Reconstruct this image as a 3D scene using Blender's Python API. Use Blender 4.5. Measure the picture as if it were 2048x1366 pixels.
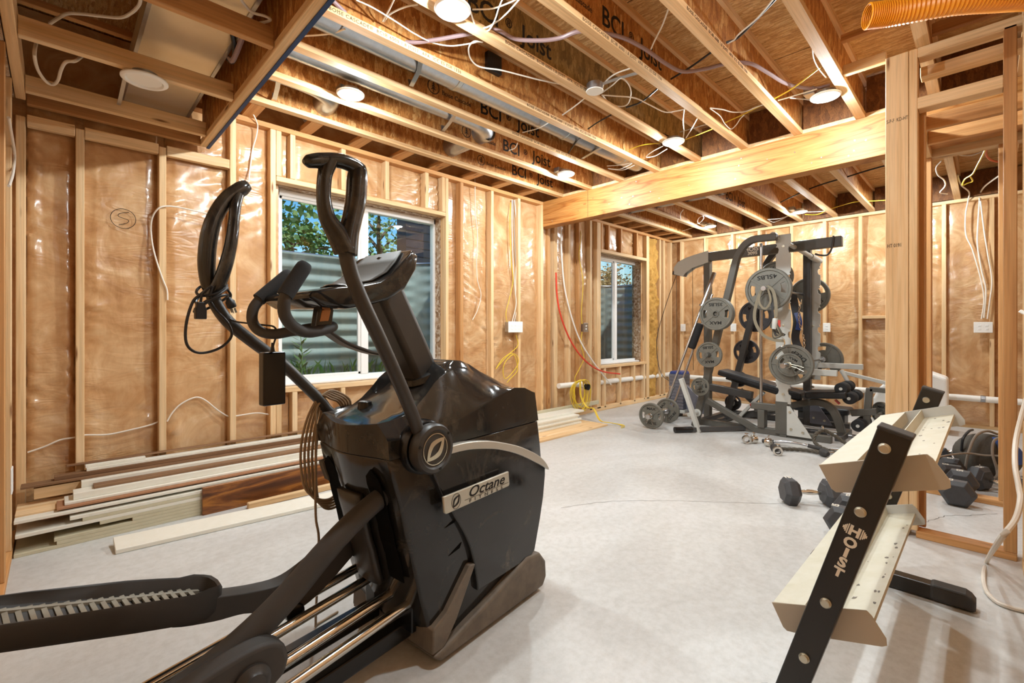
import bpy, bmesh, math, random
from mathutils import Vector, Matrix, Euler

# ------------------------------------------------------------------ clear
for o in list(bpy.data.objects):
    bpy.data.objects.remove(o, do_unlink=True)
SC = bpy.context.scene
COL = SC.collection
PI = math.pi
R = math.radians

# ------------------------------------------------------------------ camera
cam = bpy.data.cameras.new('camera')
cam.sensor_width = 36.0
cam.lens = 930.0 / 2048.0 * 36.0
cam.shift_y = -23.0 / 2048.0
cam.clip_start = 0.02
cam_o = bpy.data.objects.new('camera', cam)
COL.objects.link(cam_o)
cam_o.location = (0, 0, 1.15)
cam_o.rotation_euler = (R(90), 0, R(45.6 - 90))
SC.camera = cam_o

# ------------------------------------------------------------------ sky, sun, exposure
W_ = bpy.data.worlds.new('sky')
SC.world = W_
W_.use_nodes = True
nt = W_.node_tree
bg = nt.nodes['Background']
sky = nt.nodes.new('ShaderNodeTexSky')
sky.sky_type = 'NISHITA'
sky.sun_disc = False
sky.sun_elevation = R(48)
sky.sun_rotation = R(200)
sky.air_density = 1.3
sky.ozone_density = 3.0
hsv = nt.nodes.new('ShaderNodeHueSaturation')
hsv.inputs['Saturation'].default_value = 1.5
nt.links.new(sky.outputs[0], hsv.inputs['Color'])
nt.links.new(hsv.outputs[0], bg.inputs[0])
bg.inputs[1].default_value = 0.105

sun = bpy.data.lights.new('sun', 'SUN')
sun.energy = 2.6
sun.angle = R(1)
sun.color = (1, 0.95, 0.87)
sun_o = bpy.data.objects.new('sun', sun)
COL.objects.link(sun_o)
sun_o.location = (0, 8, 12)
sun_o.rotation_euler = (R(24), R(-10), 0)

VS = SC.view_settings
VS.view_transform = 'Standard'
VS.look = 'None'
VS.gamma = 1.0
VS.use_curve_mapping = False
VS.exposure = 0.78
LAMP_W = 24.0
LAMP_C = (0.87, 0.965, 1.0)

# ------------------------------------------------------------------ node helpers / materials
M = {}
def lin(c):
    f = lambda v: (v / 255 / 12.92) if v <= 10 else (((v / 255) + 0.055) / 1.055) ** 2.4
    return (f(c[0]), f(c[1]), f(c[2]), 1.0)

class NT:
    def __init__(s, name):
        s.m = bpy.data.materials.new(name)
        s.m.use_nodes = True
        s.t = s.m.node_tree
        s.p = s.t.nodes['Principled BSDF']
        s.out = s.t.nodes['Material Output']
    def n(s, typ, **kw):
        nd = s.t.nodes.new('ShaderNode' + typ)
        for k, v in kw.items():
            if k.startswith('i_'):
                key = k[2:]
                nd.inputs[int(key) if key.isdigit() else key].default_value = v
            else:
                setattr(nd, k, v)
        return nd
    def l(s, a, b):
        s.t.links.new(a, b)
    def coords(s, scale=(1, 1, 1), rnd=False):
        tc = s.n('TexCoord')
        src = tc.outputs['Object']
        if rnd:
            oi = s.n('ObjectInfo')
            ml = s.n('Math', operation='MULTIPLY', i_1=57.0)
            s.l(oi.outputs['Random'], ml.inputs[0])
            ad = s.n('VectorMath', operation='ADD')
            s.l(src, ad.inputs[0]); s.l(ml.outputs[0], ad.inputs[1])
            src = ad.outputs[0]
        mp = s.n('Mapping')
        mp.inputs['Scale'].default_value = scale
        s.l(src, mp.inputs[0])
        return mp.outputs[0]
    def noise(s, vec, scale=5, detail=3, rough=0.5, dist=0.0):
        nd = s.n('TexNoise', i_Scale=scale, i_Detail=detail, i_Roughness=rough, i_Distortion=dist)
        s.l(vec, nd.inputs['Vector'])
        return nd.outputs['Fac']
    def ramp(s, fac, stops):
        cr = s.n('ValToRGB')
        el = cr.color_ramp.elements
        while len(el) < len(stops):
            el.new(0.5)
        for e, (p, c) in zip(el, stops):
            e.position = p
            e.color = c if len(c) == 4 else lin(c)
        s.l(fac, cr.inputs[0])
        return cr.outputs[0]
    def mix(s, fac, a, b, blend='MIX'):
        nd = s.n('MixRGB', blend_type=blend)
        for i, v in ((0, fac), (1, a), (2, b)):
            if hasattr(v, 'links'):
                s.l(v, nd.inputs[i])
            elif i == 0:
                nd.inputs[0].default_value = v
            else:
                nd.inputs[i].default_value = v if len(v) == 4 else lin(v)
        return nd.outputs[0]
    def bump(s, h, strength=0.3, dist=0.01):
        b = s.n('Bump', i_Strength=strength, i_Distance=dist)
        s.l(h, b.inputs['Height'])
        s.l(b.outputs[0], s.p.inputs['Normal'])
        return b
    def color(s, c):
        if hasattr(c, 'links'):
            s.l(c, s.p.inputs['Base Color'])
        else:
            s.p.inputs['Base Color'].default_value = lin(c)
    def set(s, rough=0.5, metal=0.0, spec=0.5, coat=0.0):
        s.p.inputs['Roughness'].default_value = rough
        s.p.inputs['Metallic'].default_value = metal
        s.p.inputs['Specular IOR Level'].default_value = spec
        s.p.inputs['Coat Weight'].default_value = coat

def simple(name, c, rough=0.5, metal=0.0, var=0.0, c2=None, scale=12, spec=0.5, bump=0.0, coat=0.0):
    t = NT(name)
    t.set(rough, metal, spec, coat)
    if c2 is not None:
        v = t.coords()
        f = t.noise(v, scale, 5, 0.6, 0.4)
        t.color(t.ramp(f, [(0.5 - 0.5 * (1 - var) , c), (0.5 + 0.35 * (1 - var), c2)]))
        if bump:
            t.bump(f, bump, 0.01)
    else:
        t.color(c)
        if bump:
            t.bump(t.noise(t.coords(), scale, 3), bump, 0.004)
    M[name] = t.m
    return t.m

def wood(name, axis, c_dark, c_mid, c_light, knots=True, vspread=0.16, rough=0.6):
    t = NT(name)
    g = {'X': (0.9, 16, 16), 'Y': (16, 0.9, 16), 'Z': (16, 16, 0.9)}[axis]
    v = t.coords(g, rnd=True)
    f = t.noise(v, 1.0, 4, 0.55, 0.7)
    col = t.ramp(f, [(0.3, c_dark), (0.5, c_mid), (0.72, c_light)])
    g2 = tuple(k * (7 if k > 1 else 2.5) for k in g)
    f2 = t.noise(t.coords(g2, rnd=True), 1.0, 3, 0.6, 0.3)
    lines = t.ramp(f2, [(0.36, (190, 190, 190)), (0.55, (255, 255, 255))])
    col = t.mix(0.32, col, lines, 'MULTIPLY')
    if knots:
        k = {'X': (2.2, 12, 12), 'Y': (12, 2.2, 12), 'Z': (12, 12, 2.2)}[axis]
        vo = t.n('TexVoronoi', i_Scale=1.0)
        t.l(t.coords(k, rnd=True), vo.inputs['Vector'])
        kf = t.ramp(vo.outputs['Distance'], [(0.05, (255, 255, 255)), (0.13, (0, 0, 0))])
        col = t.mix(kf, col, (122, 76, 38))
    oi = t.n('ObjectInfo')
    mr = t.n('MapRange')
    mr.inputs['To Min'].default_value = 1 - vspread
    mr.inputs['To Max'].default_value = 1 + vspread * 0.35
    t.l(oi.outputs['Random'], mr.inputs['Value'])
    hs = t.n('HueSaturation')
    t.l(mr.outputs[0], hs.inputs['Value'])
    t.l(col, hs.inputs['Color'])
    t.color(hs.outputs[0])
    t.set(rough, 0, 0.35)
    t.bump(f2, 0.12, 0.002)
    M[name] = t.m
    return t.m

PINE = ((212, 168, 116), (229, 192, 144), (238, 208, 166))
ORNG = ((186, 130, 78), (204, 150, 94), (218, 168, 112))
for ax in 'XYZ':
    wood('pine_' + ax, ax, *PINE)
    wood('fir_' + ax, ax, *ORNG)
wood('flange_X', 'X', (222, 176, 120), (234, 194, 144), (242, 210, 166), knots=False)
wood('old_board_X', 'X', (112, 78, 52), (134, 98, 68), (154, 120, 88), knots=False)

def osb(name, sc, cols, rough=0.6, bump=0.25):
    t = NT(name)
    v = t.coords(sc, rnd=True)
    nz = t.n('TexNoise', i_Scale=0.5, i_Detail=2)
    t.l(v, nz.inputs['Vector'])
    ad = t.n('VectorMath', operation='MULTIPLY_ADD')
    ad.inputs[1].default_value = (1.7, 1.7, 1.7)
    t.l(nz.outputs['Color'], ad.inputs[0]); t.l(v, ad.inputs[2])
    vo = t.n('TexVoronoi', i_Scale=1.0)
    t.l(ad.outputs[0], vo.inputs['Vector'])
    sep = t.n('SeparateColor')
    t.l(vo.outputs['Color'], sep.inputs[0])
    col = t.ramp(sep.outputs[0], list(zip((0.0, 0.4, 0.75, 1.0), cols)))
    fine = t.noise(t.coords(tuple(k * 3 for k in sc), rnd=True), 1, 3, 0.7, 1.0)
    col = t.mix(0.6, col, t.ramp(fine, [(0.34, (150, 132, 116)), (0.56, (255, 255, 255))]), 'MULTIPLY')
    t.color(col)
    t.set(rough, 0, 0.35)
    t.bump(fine, bump, 0.003)
    M[name] = t.m
osb('osb_web', (46, 46, 15), ((168, 106, 50), (188, 126, 64), (206, 146, 80), (222, 174, 112)))
osb('osb_web_dark', (46, 46, 15), ((122, 96, 52), (142, 114, 64), (158, 128, 76), (174, 146, 92)))
osb('osb_deck', (100, 17, 60), ((188, 138, 80), (208, 160, 98), (222, 178, 118), (232, 196, 140)), bump=.15)
osb('osb_reveal', (40, 40, 40), ((136, 98, 66), (178, 146, 112), (196, 172, 146), (216, 200, 180)))
osb('osb_rim', (40, 40, 18), ((104, 64, 32), (116, 72, 36), (128, 82, 42), (138, 90, 48)))

def plywood_beam():
    t = NT('beam_wood')
    v = t.coords((1.0, 0.55, 5.0))
    f = t.noise(v, 1.6, 2, 0.4, 0.6)
    ml = t.n('Math', operation='MULTIPLY', i_1=11.0)
    t.l(f, ml.inputs[0])
    fr = t.n('Math', operation='PINGPONG', i_1=1.0)
    t.l(ml.outputs[0], fr.inputs[0])
    col = t.ramp(fr.outputs[0], [(0.0, (150, 90, 38)), (0.16, (172, 112, 54)), (0.6, (188, 132, 72)), (1.0, (180, 122, 64))])
    f2 = t.noise(t.coords((60, 4, 90)), 1, 3, 0.6)
    col = t.mix(0.5, col, t.ramp(f2, [(0.35, (196, 186, 172)), (0.6, (255, 255, 255))]), 'MULTIPLY')
    vo = t.n('TexVoronoi', i_Scale=1.0)
    t.l(t.coords((3, 3.0, 7)), vo.inputs['Vector'])
    kf = t.ramp(vo.outputs['Distance'], [(0.05, (255, 255, 255)), (0.09, (0, 0, 0))])
    col = t.mix(kf, col, (150, 92, 46))
    t.color(col)
    t.set(0.5, 0, 0.4)
    M['beam_wood'] = t.m
plywood_beam()

def poly_sheet():
    t = NT('poly_sheet')
    v = t.coords((1, 1, 1))
    f = t.noise(v, 3.2, 5, 0.62, 1.6)
    col = t.ramp(f, [(0.25, (164, 116, 72)), (0.45, (190, 144, 97)), (0.62, (207, 168, 124)), (0.8, (225, 198, 162))])
    t.color(col)
    # wrinkles: long soft folds with sharp crests
    n1 = t.noise(t.coords((2.4, 2.4, 8.0), rnd=True), 1.0, 2, 0.4, 1.5)
    rid = t.n('Math', operation='PINGPONG', i_1=0.09)
    t.l(n1, rid.inputs[0])
    n2 = t.noise(t.coords((9, 9, 3.2)), 1.0, 3, 0.45, 0.8)
    msk = t.ramp(t.noise(t.coords((1.6, 1.6, 1.3)), 1.0, 2), [(0.42, (0, 0, 0)), (0.62, (255, 255, 255))])
    ml = t.n('Math', operation='MULTIPLY', i_1=4.0)
    t.l(rid.outputs[0], ml.inputs[0])
    m2 = t.n('Math', operation='MULTIPLY')
    t.l(ml.outputs[0], m2.inputs[0]); t.l(msk, m2.inputs[1])
    ad = t.n('Math', operation='ADD')
    t.l(m2.outputs[0], ad.inputs[0]); t.l(n2, ad.inputs[1])
    t.bump(ad.outputs[0], 0.22, 0.03)
    t.set(0.32, 0, 0.5, 0.9)
    t.p.inputs['Coat Roughness'].default_value = 0.16
    M['poly_sheet'] = t.m
poly_sheet()

def concrete():
    t = NT('concrete')
    v = t.coords((1, 1, 1))
    f = t.noise(v, 0.9, 6, 0.62, 0.8)
    col = t.ramp(f, [(0.3, (184, 181, 177)), (0.52, (202, 201, 198)), (0.72, (215, 214, 213))])
    f2 = t.noise(v, 26, 4, 0.7)
    col = t.mix(0.35, col, t.ramp(f2, [(0.3, (200, 196, 188)), (0.6, (255, 255, 255))]), 'MULTIPLY')
    st = t.noise(v, 2.3, 3, 0.5, 2.0)
    col = t.mix(t.ramp(st, [(0.66, (0, 0, 0)), (0.8, (110, 110, 110))]), col, (190, 172, 145))
    t.color(col)
    t.set(0.36, 0, 0.45)
    t.bump(f2, 0.05, 0.002)
    M['concrete'] = t.m
concrete()

def black_plastic():
    t = NT('black_plastic')
    v = t.coords((1, 1, 1))
    f = t.noise(v, 4.5, 6, 0.65, 1.4)
    dust = t.ramp(f, [(0.53, (0, 0, 0)), (0.72, (150, 150, 150))])
    t.color(t.mix(dust, (34, 33, 32), (118, 106, 88)))
    t.l(t.ramp(f, [(0.4, (78, 78, 78)), (0.75, (150, 150, 150))]), t.p.inputs['Roughness'])
    t.set(0.3, 0, 0.5)
    M['black_plastic'] = t.m
black_plastic()

simple('black_rubber', (44, 43, 43), 0.62, c2=(62, 58, 54), scale=9)
simple('black_gloss', (16, 16, 17), 0.22)
simple('arm_paint', (38, 38, 39), 0.4, c2=(58, 54, 50), scale=14)
simple('base_dusty', (66, 60, 53), 0.6, c2=(122, 110, 95), scale=16)
simple('black_steel', (30, 26, 21), 0.35, c2=(38, 33, 27), scale=10)
simple('black_vinyl', (30, 30, 33), 0.45, bump=0.05, scale=180)
simple('foam', (34, 34, 35), 0.85, bump=0.1, scale=220)
simple('chrome', (208, 204, 196), 0.14, 1.0)
simple('zinc', (186, 186, 180), 0.3, 1.0)
simple('bolt_zinc', (196, 190, 172), 0.35, 0.9)
simple('steel_bar', (190, 192, 196), 0.25, 1.0)
simple('galvanized', (196, 198, 200), 0.3, 0.95, c2=(168, 172, 178), scale=30)
simple('tin_panel', (232, 222, 198), 0.3, 0.6, c2=(206, 192, 162), scale=3)
simple('grey_paint', (80, 78, 72), 0.42, c2=(94, 91, 84), scale=8)
simple('dark_grey_paint', (58, 57, 58), 0.4, c2=(72, 70, 68), scale=8)
simple('silver_paint', (186, 186, 180), 0.4, c2=(196, 196, 190), scale=8)
simple('iron_plate', (92, 90, 82), 0.5, 0.1, c2=(112, 109, 100), scale=18)
simple('iron_plate_dark', (56, 54, 60), 0.42, 0.1, c2=(70, 68, 70), scale=18)
simple('ink', (22, 18, 15), 0.8)
simple('ink_soft', (62, 44, 28), 0.8)
simple('tray_paint', (206, 202, 188), 0.45, c2=(186, 178, 152), scale=14)
simple('tray_end', (186, 174, 154), 0.45, c2=(196, 184, 164), scale=5)
simple('white_plastic', (236, 235, 230), 0.4)
simple('lamp_trim', (240, 240, 238), 0.35)
simple('vinyl_white', (232, 232, 230), 0.35)
simple('cable_white', (222, 212, 198), 0.5)
simple('cable_grey', (150, 140, 128), 0.5)
simple('cable_mauve', (150, 126, 128), 0.45)
simple('cable_yellow', (222, 190, 50), 0.45)
simple('cable_black', (24, 23, 24), 0.45)
simple('cable_orange', (196, 84, 24), 0.45)
simple('cord_tan', (146, 122, 92), 0.55)
simple('pex_red', (212, 66, 44), 0.4)
simple('pvc_white', (232, 228, 220), 0.35)
simple('orange_hose', (232, 150, 30), 0.4, spec=0.5)
simple('badge_silver', (190, 186, 172), 0.35, 0.4)
simple('strip_silver', (188, 184, 174), 0.32, 0.35)
simple('screen_orange', (196, 130, 74), 0.4)
simple('tape_blue', (28, 62, 110), 0.6)
simple('white_board', (232, 229, 218), 0.5, c2=(222, 216, 200), scale=20)
simple('cream_board', (206, 198, 172), 0.55, c2=(190, 180, 150), scale=16)
simple('mdf_brown', (164, 116, 82), 0.7)
simple('dumbbell_rubber', (50, 50, 53), 0.5, c2=(70, 70, 72), scale=30)
simple('blue_paint', (46, 66, 130), 0.35)
simple('blue_cloth', (56, 88, 160), 0.8, bump=0.1, scale=300)
simple('grey_cloth', (66, 62, 58), 0.9, c2=(90, 84, 74), scale=120)
simple('red_knob', (190, 60, 50), 0.4)
simple('strap_tan', (126, 116, 96), 0.7)
simple('rope_black', (48, 44, 38), 0.7, c2=(96, 88, 74), scale=60)
simple('logo_white', (240, 232, 216), 0.5)
simple('stack_grey', (116, 118, 130), 0.35, 0.3)
simple('insul_yellow', (206, 164, 84), 0.9, c2=(168, 118, 50), scale=26, bump=0.9)
simple('dark_void', (9, 8, 7), 0.9, spec=0.1)
simple('soil', (86, 88, 78), 0.95, c2=(120, 116, 100), scale=8)
simple('lawn', (74, 98, 44), 0.95, c2=(98, 120, 60), scale=4)
simple('leaf_a', (112, 148, 84), 0.6, c2=(146, 176, 112), scale=3)
simple('leaf_b', (70, 110, 50), 0.6, c2=(104, 140, 70), scale=3)
simple('leaf_autumn', (176, 140, 84), 0.6, c2=(150, 126, 80), scale=3)
simple('blossom', (222, 200, 206), 0.6)
simple('bark', (98, 84, 70), 0.9)
simple('dark_brick', (44, 48, 58), 0.5)
simple('well_steel', (150, 166, 164), 0.45, 0.15, c2=(132, 148, 148), scale=5)
simple('crack_dark', (92, 86, 78), 0.9)

def rosewood():
    t = NT('rosewood')
    f = t.noise(t.coords((1.6, 20, 12)), 1.0, 5, 0.6, 1.2)
    t.color(t.ramp(f, [(0.36, (74, 40, 18)), (0.47, (112, 64, 28)), (0.6, (172, 110, 46)), (0.7, (196, 134, 62))]))
    t.set(0.35, 0, 0.5)
    M['rosewood'] = t.m
rosewood()

def glass():
    t = NT('glass')
    t.t.nodes.remove(t.p)
    tr = t.n('BsdfTransparent'); tr.inputs[0].default_value = (0.93, 0.96, 0.95, 1)
    gl = t.n('BsdfGlossy'); gl.inputs['Roughness'].default_value = 0.0
    ge = t.n('NewGeometry')
    io = t.n('MapRange')            # same reflectance from both faces of the pane
    io.inputs['To Min'].default_value = 1.45; io.inputs['To Max'].default_value = 1 / 1.45
    t.l(ge.outputs['Backfacing'], io.inputs['Value'])
    fr = t.n('Fresnel')
    t.l(io.outputs[0], fr.inputs['IOR'])
    mx = t.n('MixShader')
    t.l(fr.outputs[0], mx.inputs[0]); t.l(tr.outputs[0], mx.inputs[1]); t.l(gl.outputs[0], mx.inputs[2])
    t.l(mx.outputs[0], t.out.inputs[0])
    M['glass'] = t.m
glass()
def emissive(name, c, s):
    t = NT(name)
    t.t.nodes.remove(t.p)
    em = t.n('Emission'); em.inputs[0].default_value = c; em.inputs[1].default_value = s
    t.l(em.outputs[0], t.out.inputs[0])
    M[name] = t.m
emissive('lamp_glow', (1, 0.97, 0.9, 1), 14)

# ------------------------------------------------------------------ mesh helpers
def catmull(pts, sub=6, closed=False):
    P = [Vector(p) for p in pts]
    n = len(P)
    if n < 3:
        return P
    out = []
    rng = range(n if closed else n - 1)
    for i in rng:
        if closed:
            a, b, c, d = P[(i - 1) % n], P[i], P[(i + 1) % n], P[(i + 2) % n]
        else:
            a = P[i - 1] if i > 0 else P[0] * 2 - P[1]
            b, c = P[i], P[i + 1]
            d = P[i + 2] if i + 2 < n else P[n - 1] * 2 - P[n - 2]
        for k in range(sub):
            t = k / sub
            out.append(0.5 * ((2 * b) + (c - a) * t + (2 * a - 5 * b + 4 * c - d) * t * t + (3 * b - a - 3 * c + d) * t ** 3))
    if not closed:
        out.append(P[-1])
    return out

def axes(d, up=(0, 0, 1)):
    d = Vector(d).normalized()
    u = Vector(up)
    if abs(d.dot(u.normalized())) > 0.98:
        u = Vector((1, 0, 0))
    x = u.cross(d).normalized()
    return x, d.cross(x).normalized(), d

class MB:
    def __init__(s):
        s.bm = bmesh.new()
    def face(s, vs):
        try:
            return s.bm.faces.new(vs)
        except ValueError:
            return None
    def box(s, x0, x1, y0, y1, z0, z1):
        v = [s.bm.verts.new((x, y, z)) for z in (z0, z1) for y in (y0, y1) for x in (x0, x1)]
        for f in ((0, 2, 3, 1), (4, 5, 7, 6), (0, 1, 5, 4), (2, 6, 7, 3), (0, 4, 6, 2), (1, 3, 7, 5)):
            s.face([v[i] for i in f])
        return s
    def bar(s, p, q, w, h, up=(0, 0, 1), w2=None, h2=None):
        p, q = Vector(p), Vector(q)
        x, y, d = axes(q - p, up)
        r = []
        for c, ww, hh in ((p, w, h), (q, w2 or w, h2 or h)):
            r.append([s.bm.verts.new(c + x * (a * ww / 2) + y * (b * hh / 2)) for a, b in ((-1, -1), (1, -1), (1, 1), (-1, 1))])
        s.face(r[0][::-1]); s.face(r[1])
        for i in range(4):
            s.face([r[0][i], r[0][(i + 1) % 4], r[1][(i + 1) % 4], r[1][i]])
        return s
    def rings(s, rings, cap=True, closed=False):
        V = [[s.bm.verts.new(p) for p in r] for r in rings]
        n = len(V[0])
        m = len(V)
        for k in range(m if closed else m - 1):
            a, b = V[k], V[(k + 1) % m]
            for i in range(n):
                s.face([a[i], a[(i + 1) % n], b[(i + 1) % n], b[i]])
        if cap and not closed:
            s.face(V[0][::-1]); s.face(V[-1])
        return s
    def tube(s, pts, r, seg=10, sub=0, closed=False, flat=1.0, cap=True):
        P = catmull(pts, sub, closed) if sub else [Vector(p) for p in pts]
        n = len(P)
        rr = r if isinstance(r, (list, tuple)) else [r]
        rings = []
        prev = None
        for i in range(n):
            if closed:
                d = P[(i + 1) % n] - P[i - 1]
            else:
                d = P[min(i + 1, n - 1)] - P[max(i - 1, 0)]
            if d.length < 1e-9:
                d = Vector((0, 0, 1))
            d.normalize()
            if prev is None:
                x, y, _ = axes(d)
            else:
                x = prev - d * prev.dot(d)
                x = x.normalized() if x.length > 1e-6 else axes(d)[0]
                y = d.cross(x).normalized()
            prev = x
            t = i / max(1, n - 1) * (len(rr) - 1)
            k = min(int(t), len(rr) - 2) if len(rr) > 1 else 0
            ra = rr[k] + (rr[k + 1] - rr[k]) * (t - k) if len(rr) > 1 else rr[0]
            rings.append([P[i] + x * (ra * math.cos(2 * PI * j / seg)) + y * (ra * flat * math.sin(2 * PI * j / seg)) for j in range(seg)])
        return s.rings(rings, cap, closed)
    def sweep(s, pts, w, h, up=(0, 0, 1), sub=0, rnd=0.0):
        """rectangular section swept along a path"""
        P = catmull(pts, sub) if sub else [Vector(p) for p in pts]
        n = len(P)
        rings = []
        for i in range(n):
            d = P[min(i + 1, n - 1)] - P[max(i - 1, 0)]
            x, y, _ = axes(d, up)
            rings.append([P[i] + x * (a * w / 2) + y * (b * h / 2) for a, b in ((-1, -1), (1, -1), (1, 1), (-1, 1))])
        return s.rings(rings)
    def cyl(s, p, q, r, seg=16, r2=None):
        p, q = Vector(p), Vector(q)
        x, y, d = axes(q - p)
        rings = []
        for c, ra in ((p, r), (q, r if r2 is None else r2)):
            rings.append([c + x * (ra * math.cos(2 * PI * j / seg)) + y * (ra * math.sin(2 * PI * j / seg)) for j in range(seg)])
        return s.rings(rings)
    def lathe(s, prof, c=(0, 0, 0), axis=(0, 0, 1), seg=24, cap=True):
        c = Vector(c)
        x, y, d = axes(axis)
        rings = [[c + d * h + x * (r * math.cos(2 * PI * j / seg)) + y * (r * math.sin(2 * PI * j / seg)) for j in range(seg)] for r, h in prof]
        return s.rings(rings, cap)
    def prism(s, poly, f, t):
        """poly: 2D points; f(u,v,w)->3D; w from t[0] to t[1]"""
        a = [s.bm.verts.new(f(u, v, t[0])) for u, v in poly]
        b = [s.bm.verts.new(f(u, v, t[1])) for u, v in poly]
        n = len(poly)
        s.face(a[::-1]); s.face(b)
        for i in range(n):
            s.face([a[i], a[(i + 1) % n], b[(i + 1) % n], b[i]])
        return s
    def ball(s, c, r, seg=12, rg=8, sc=(1, 1, 1)):
        c = Vector(c)
        rings = []
        for i in range(rg + 1):
            th = PI * i / rg
            ra = max(r * math.sin(th), r * 0.02)
            rings.append([c + Vector((ra * math.cos(2 * PI * j / seg) * sc[0], ra * math.sin(2 * PI * j / seg) * sc[1], -r * math.cos(th) * sc[2])) for j in range(seg)])
        return s.rings(rings)
    def build(s, name, mat, parent=None, smooth=False, bevel=0.0, seg=2, subsurf=0, origin=None):
        bm = s.bm
        bmesh.ops.recalc_face_normals(bm, faces=bm.faces[:])
        off = Vector((0, 0, 0))
        if parent is not None:
            off = world_loc(parent)
        elif origin is not None:
            off = Vector(origin)
        if off.length:
            bmesh.ops.translate(bm, verts=bm.verts[:], vec=-off)
        me = bpy.data.meshes.new(name)
        bm.to_mesh(me)
        bm.free()
        me.materials.append(M[mat] if isinstance(mat, str) else mat)
        if smooth:
            me.polygons.foreach_set('use_smooth', [True] * len(me.polygons))
            if hasattr(me, 'set_sharp_from_angle'):
                me.set_sharp_from_angle(angle=R(smooth if smooth is not True else 42))
        o = bpy.data.objects.new(name, me)
        COL.objects.link(o)
        if parent is not None:
            o.parent = parent
        else:
            o.location = off
        if bevel:
            b = o.modifiers.new('bevel', 'BEVEL')
            b.width = bevel
            b.segments = seg
            b.limit_method = 'ANGLE'
            b.angle_limit = R(40)
        if subsurf:
            m = o.modifiers.new('subsurf', 'SUBSURF')
            m.levels = m.render_levels = subsurf
        return o

def world_loc(o):
    v = Vector((0, 0, 0))
    while o is not None:
        v += Vector(o.location)
        o = o.parent
    return v
def tag(o, label, cat, group=None, kind=None):
    if label: o['label'] = label
    if cat: o['category'] = cat
    if group: o['group'] = group
    if kind: o['kind'] = kind
    return o
def thing(name, label, cat, loc=(0, 0, 0), group=None):
    o = bpy.data.objects.new(name, None)
    o.empty_display_size = 0.05
    COL.objects.link(o)
    o.location = loc
    return tag(o, label, cat, group)
def structure(o):
    o['kind'] = 'structure'
    return o
def kids(o):
    return [c for c in bpy.data.objects if c.parent == o]
def dup(root, mat=None, label=None, group=None):
    r = root.copy(); COL.objects.link(r)
    for ch in kids(root):
        c = ch.copy(); COL.objects.link(c); c.parent = r
        for g in kids(ch):
            d = g.copy(); COL.objects.link(d); d.parent = c
    if mat is not None: r.matrix_basis = mat
    if label: r['label'] = label
    if group: r['group'] = group
    return r
def text_part(name, body, size, fmat, mat, parent, depth=0.0006, align='LEFT', space=1.0, bold=0.0, xs=1.0, shear=0.0):
    """lettering as a thin mesh; fmat places it in world space (text lies in local XY, faces +Z)"""
    cu = bpy.data.curves.new('lettering', 'FONT')
    cu.body = body
    cu.size = size
    cu.extrude = depth
    cu.offset = bold
    cu.align_x = align
    cu.shear = shear
    cu.space_character = space
    cu.resolution_u = 3
    tmp = bpy.data.objects.new('lettering_curve', cu)
    COL.objects.link(tmp)
    dg = bpy.context.evaluated_depsgraph_get()
    me = bpy.data.meshes.new_from_object(tmp.evaluated_get(dg))
    bpy.data.objects.remove(tmp, do_unlink=True)
    me.transform(fmat @ Matrix.Diagonal((xs, 1, 1, 1)))
    if parent is not None:
        me.transform(Matrix.Translation(-world_loc(parent)))
    me.materials.clear()
    me.materials.append(M[mat])
    o = bpy.data.objects.new(name, me)
    COL.objects.link(o)
    if parent is not None: o.parent = parent
    return o
def frame(o, x, y):
    """matrix with local X along x, local Y along y"""
    x = Vector(x).normalized(); y = Vector(y).normalized(); z = x.cross(y).normalized()
    m = Matrix((x, y, z)).transposed().to_4x4()
    m.translation = Vector(o)
    return m
# ================================================================== SETTING
YW, YW2, XB = 3.78, 3.84, 7.68          # stud faces: window wall (two stretches), back wall
JB, JT = 2.71, 3.012                    # joist bottoms, deck
XBEAM = 4.23
rng = random.Random(7)

floor = structure(MB().box(-0.5, 7.95, -0.8, 4.0, -0.1, 0.0).build('floor', 'concrete'))
def crack(pts, w=0.0035):
    rr = random.Random(len(pts))
    P = catmull([(x, y, 0.0) for x, y in pts], 7)
    P = [p + Vector((rr.uniform(-.008, .008), rr.uniform(-.008, .008), 0)) for p in P]
    m = MB()
    L = []
    for i, p in enumerate(P):
        d = (P[min(i + 1, len(P) - 1)] - P[max(i - 1, 0)]).normalized()
        s = Vector((-d.y, d.x, 0)) * w * rr.uniform(.3, .6)
        L.append((m.bm.verts.new(p + s + Vector((0, 0, .0006))), m.bm.verts.new(p - s + Vector((0, 0, .0006)))))
    for a, b in zip(L, L[1:]):
        m.face([a[0], b[0], b[1], a[1]])
    m.build('crack', 'crack_dark', floor)
crack([(2.33, 1.93), (2.62, 1.79), (2.95, 1.5), (3.17, 1.24), (3.4, .98), (3.55, .86), (3.62, .76)])
crack([(3.62, .34), (3.72, .26), (3.9, .19), (4.02, .1), (4.2, -.04)])
crack([(.34, 1.45), (.4, 1.66), (.62, 1.96), (.86, 2.2), (1.12, 2.42)])

deck = structure(MB().box(-0.3, 7.95, -0.8, 4.05, JT, JT + .02).build('ceiling', 'osb_deck'))
for x in (1.1, 2.32, 3.54, 4.76, 5.98, 7.2):
    MB().box(x - .002, x + .002, -0.6, 4.0, JT - .001, JT).build('deck_seam', 'dark_void', deck)

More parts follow.
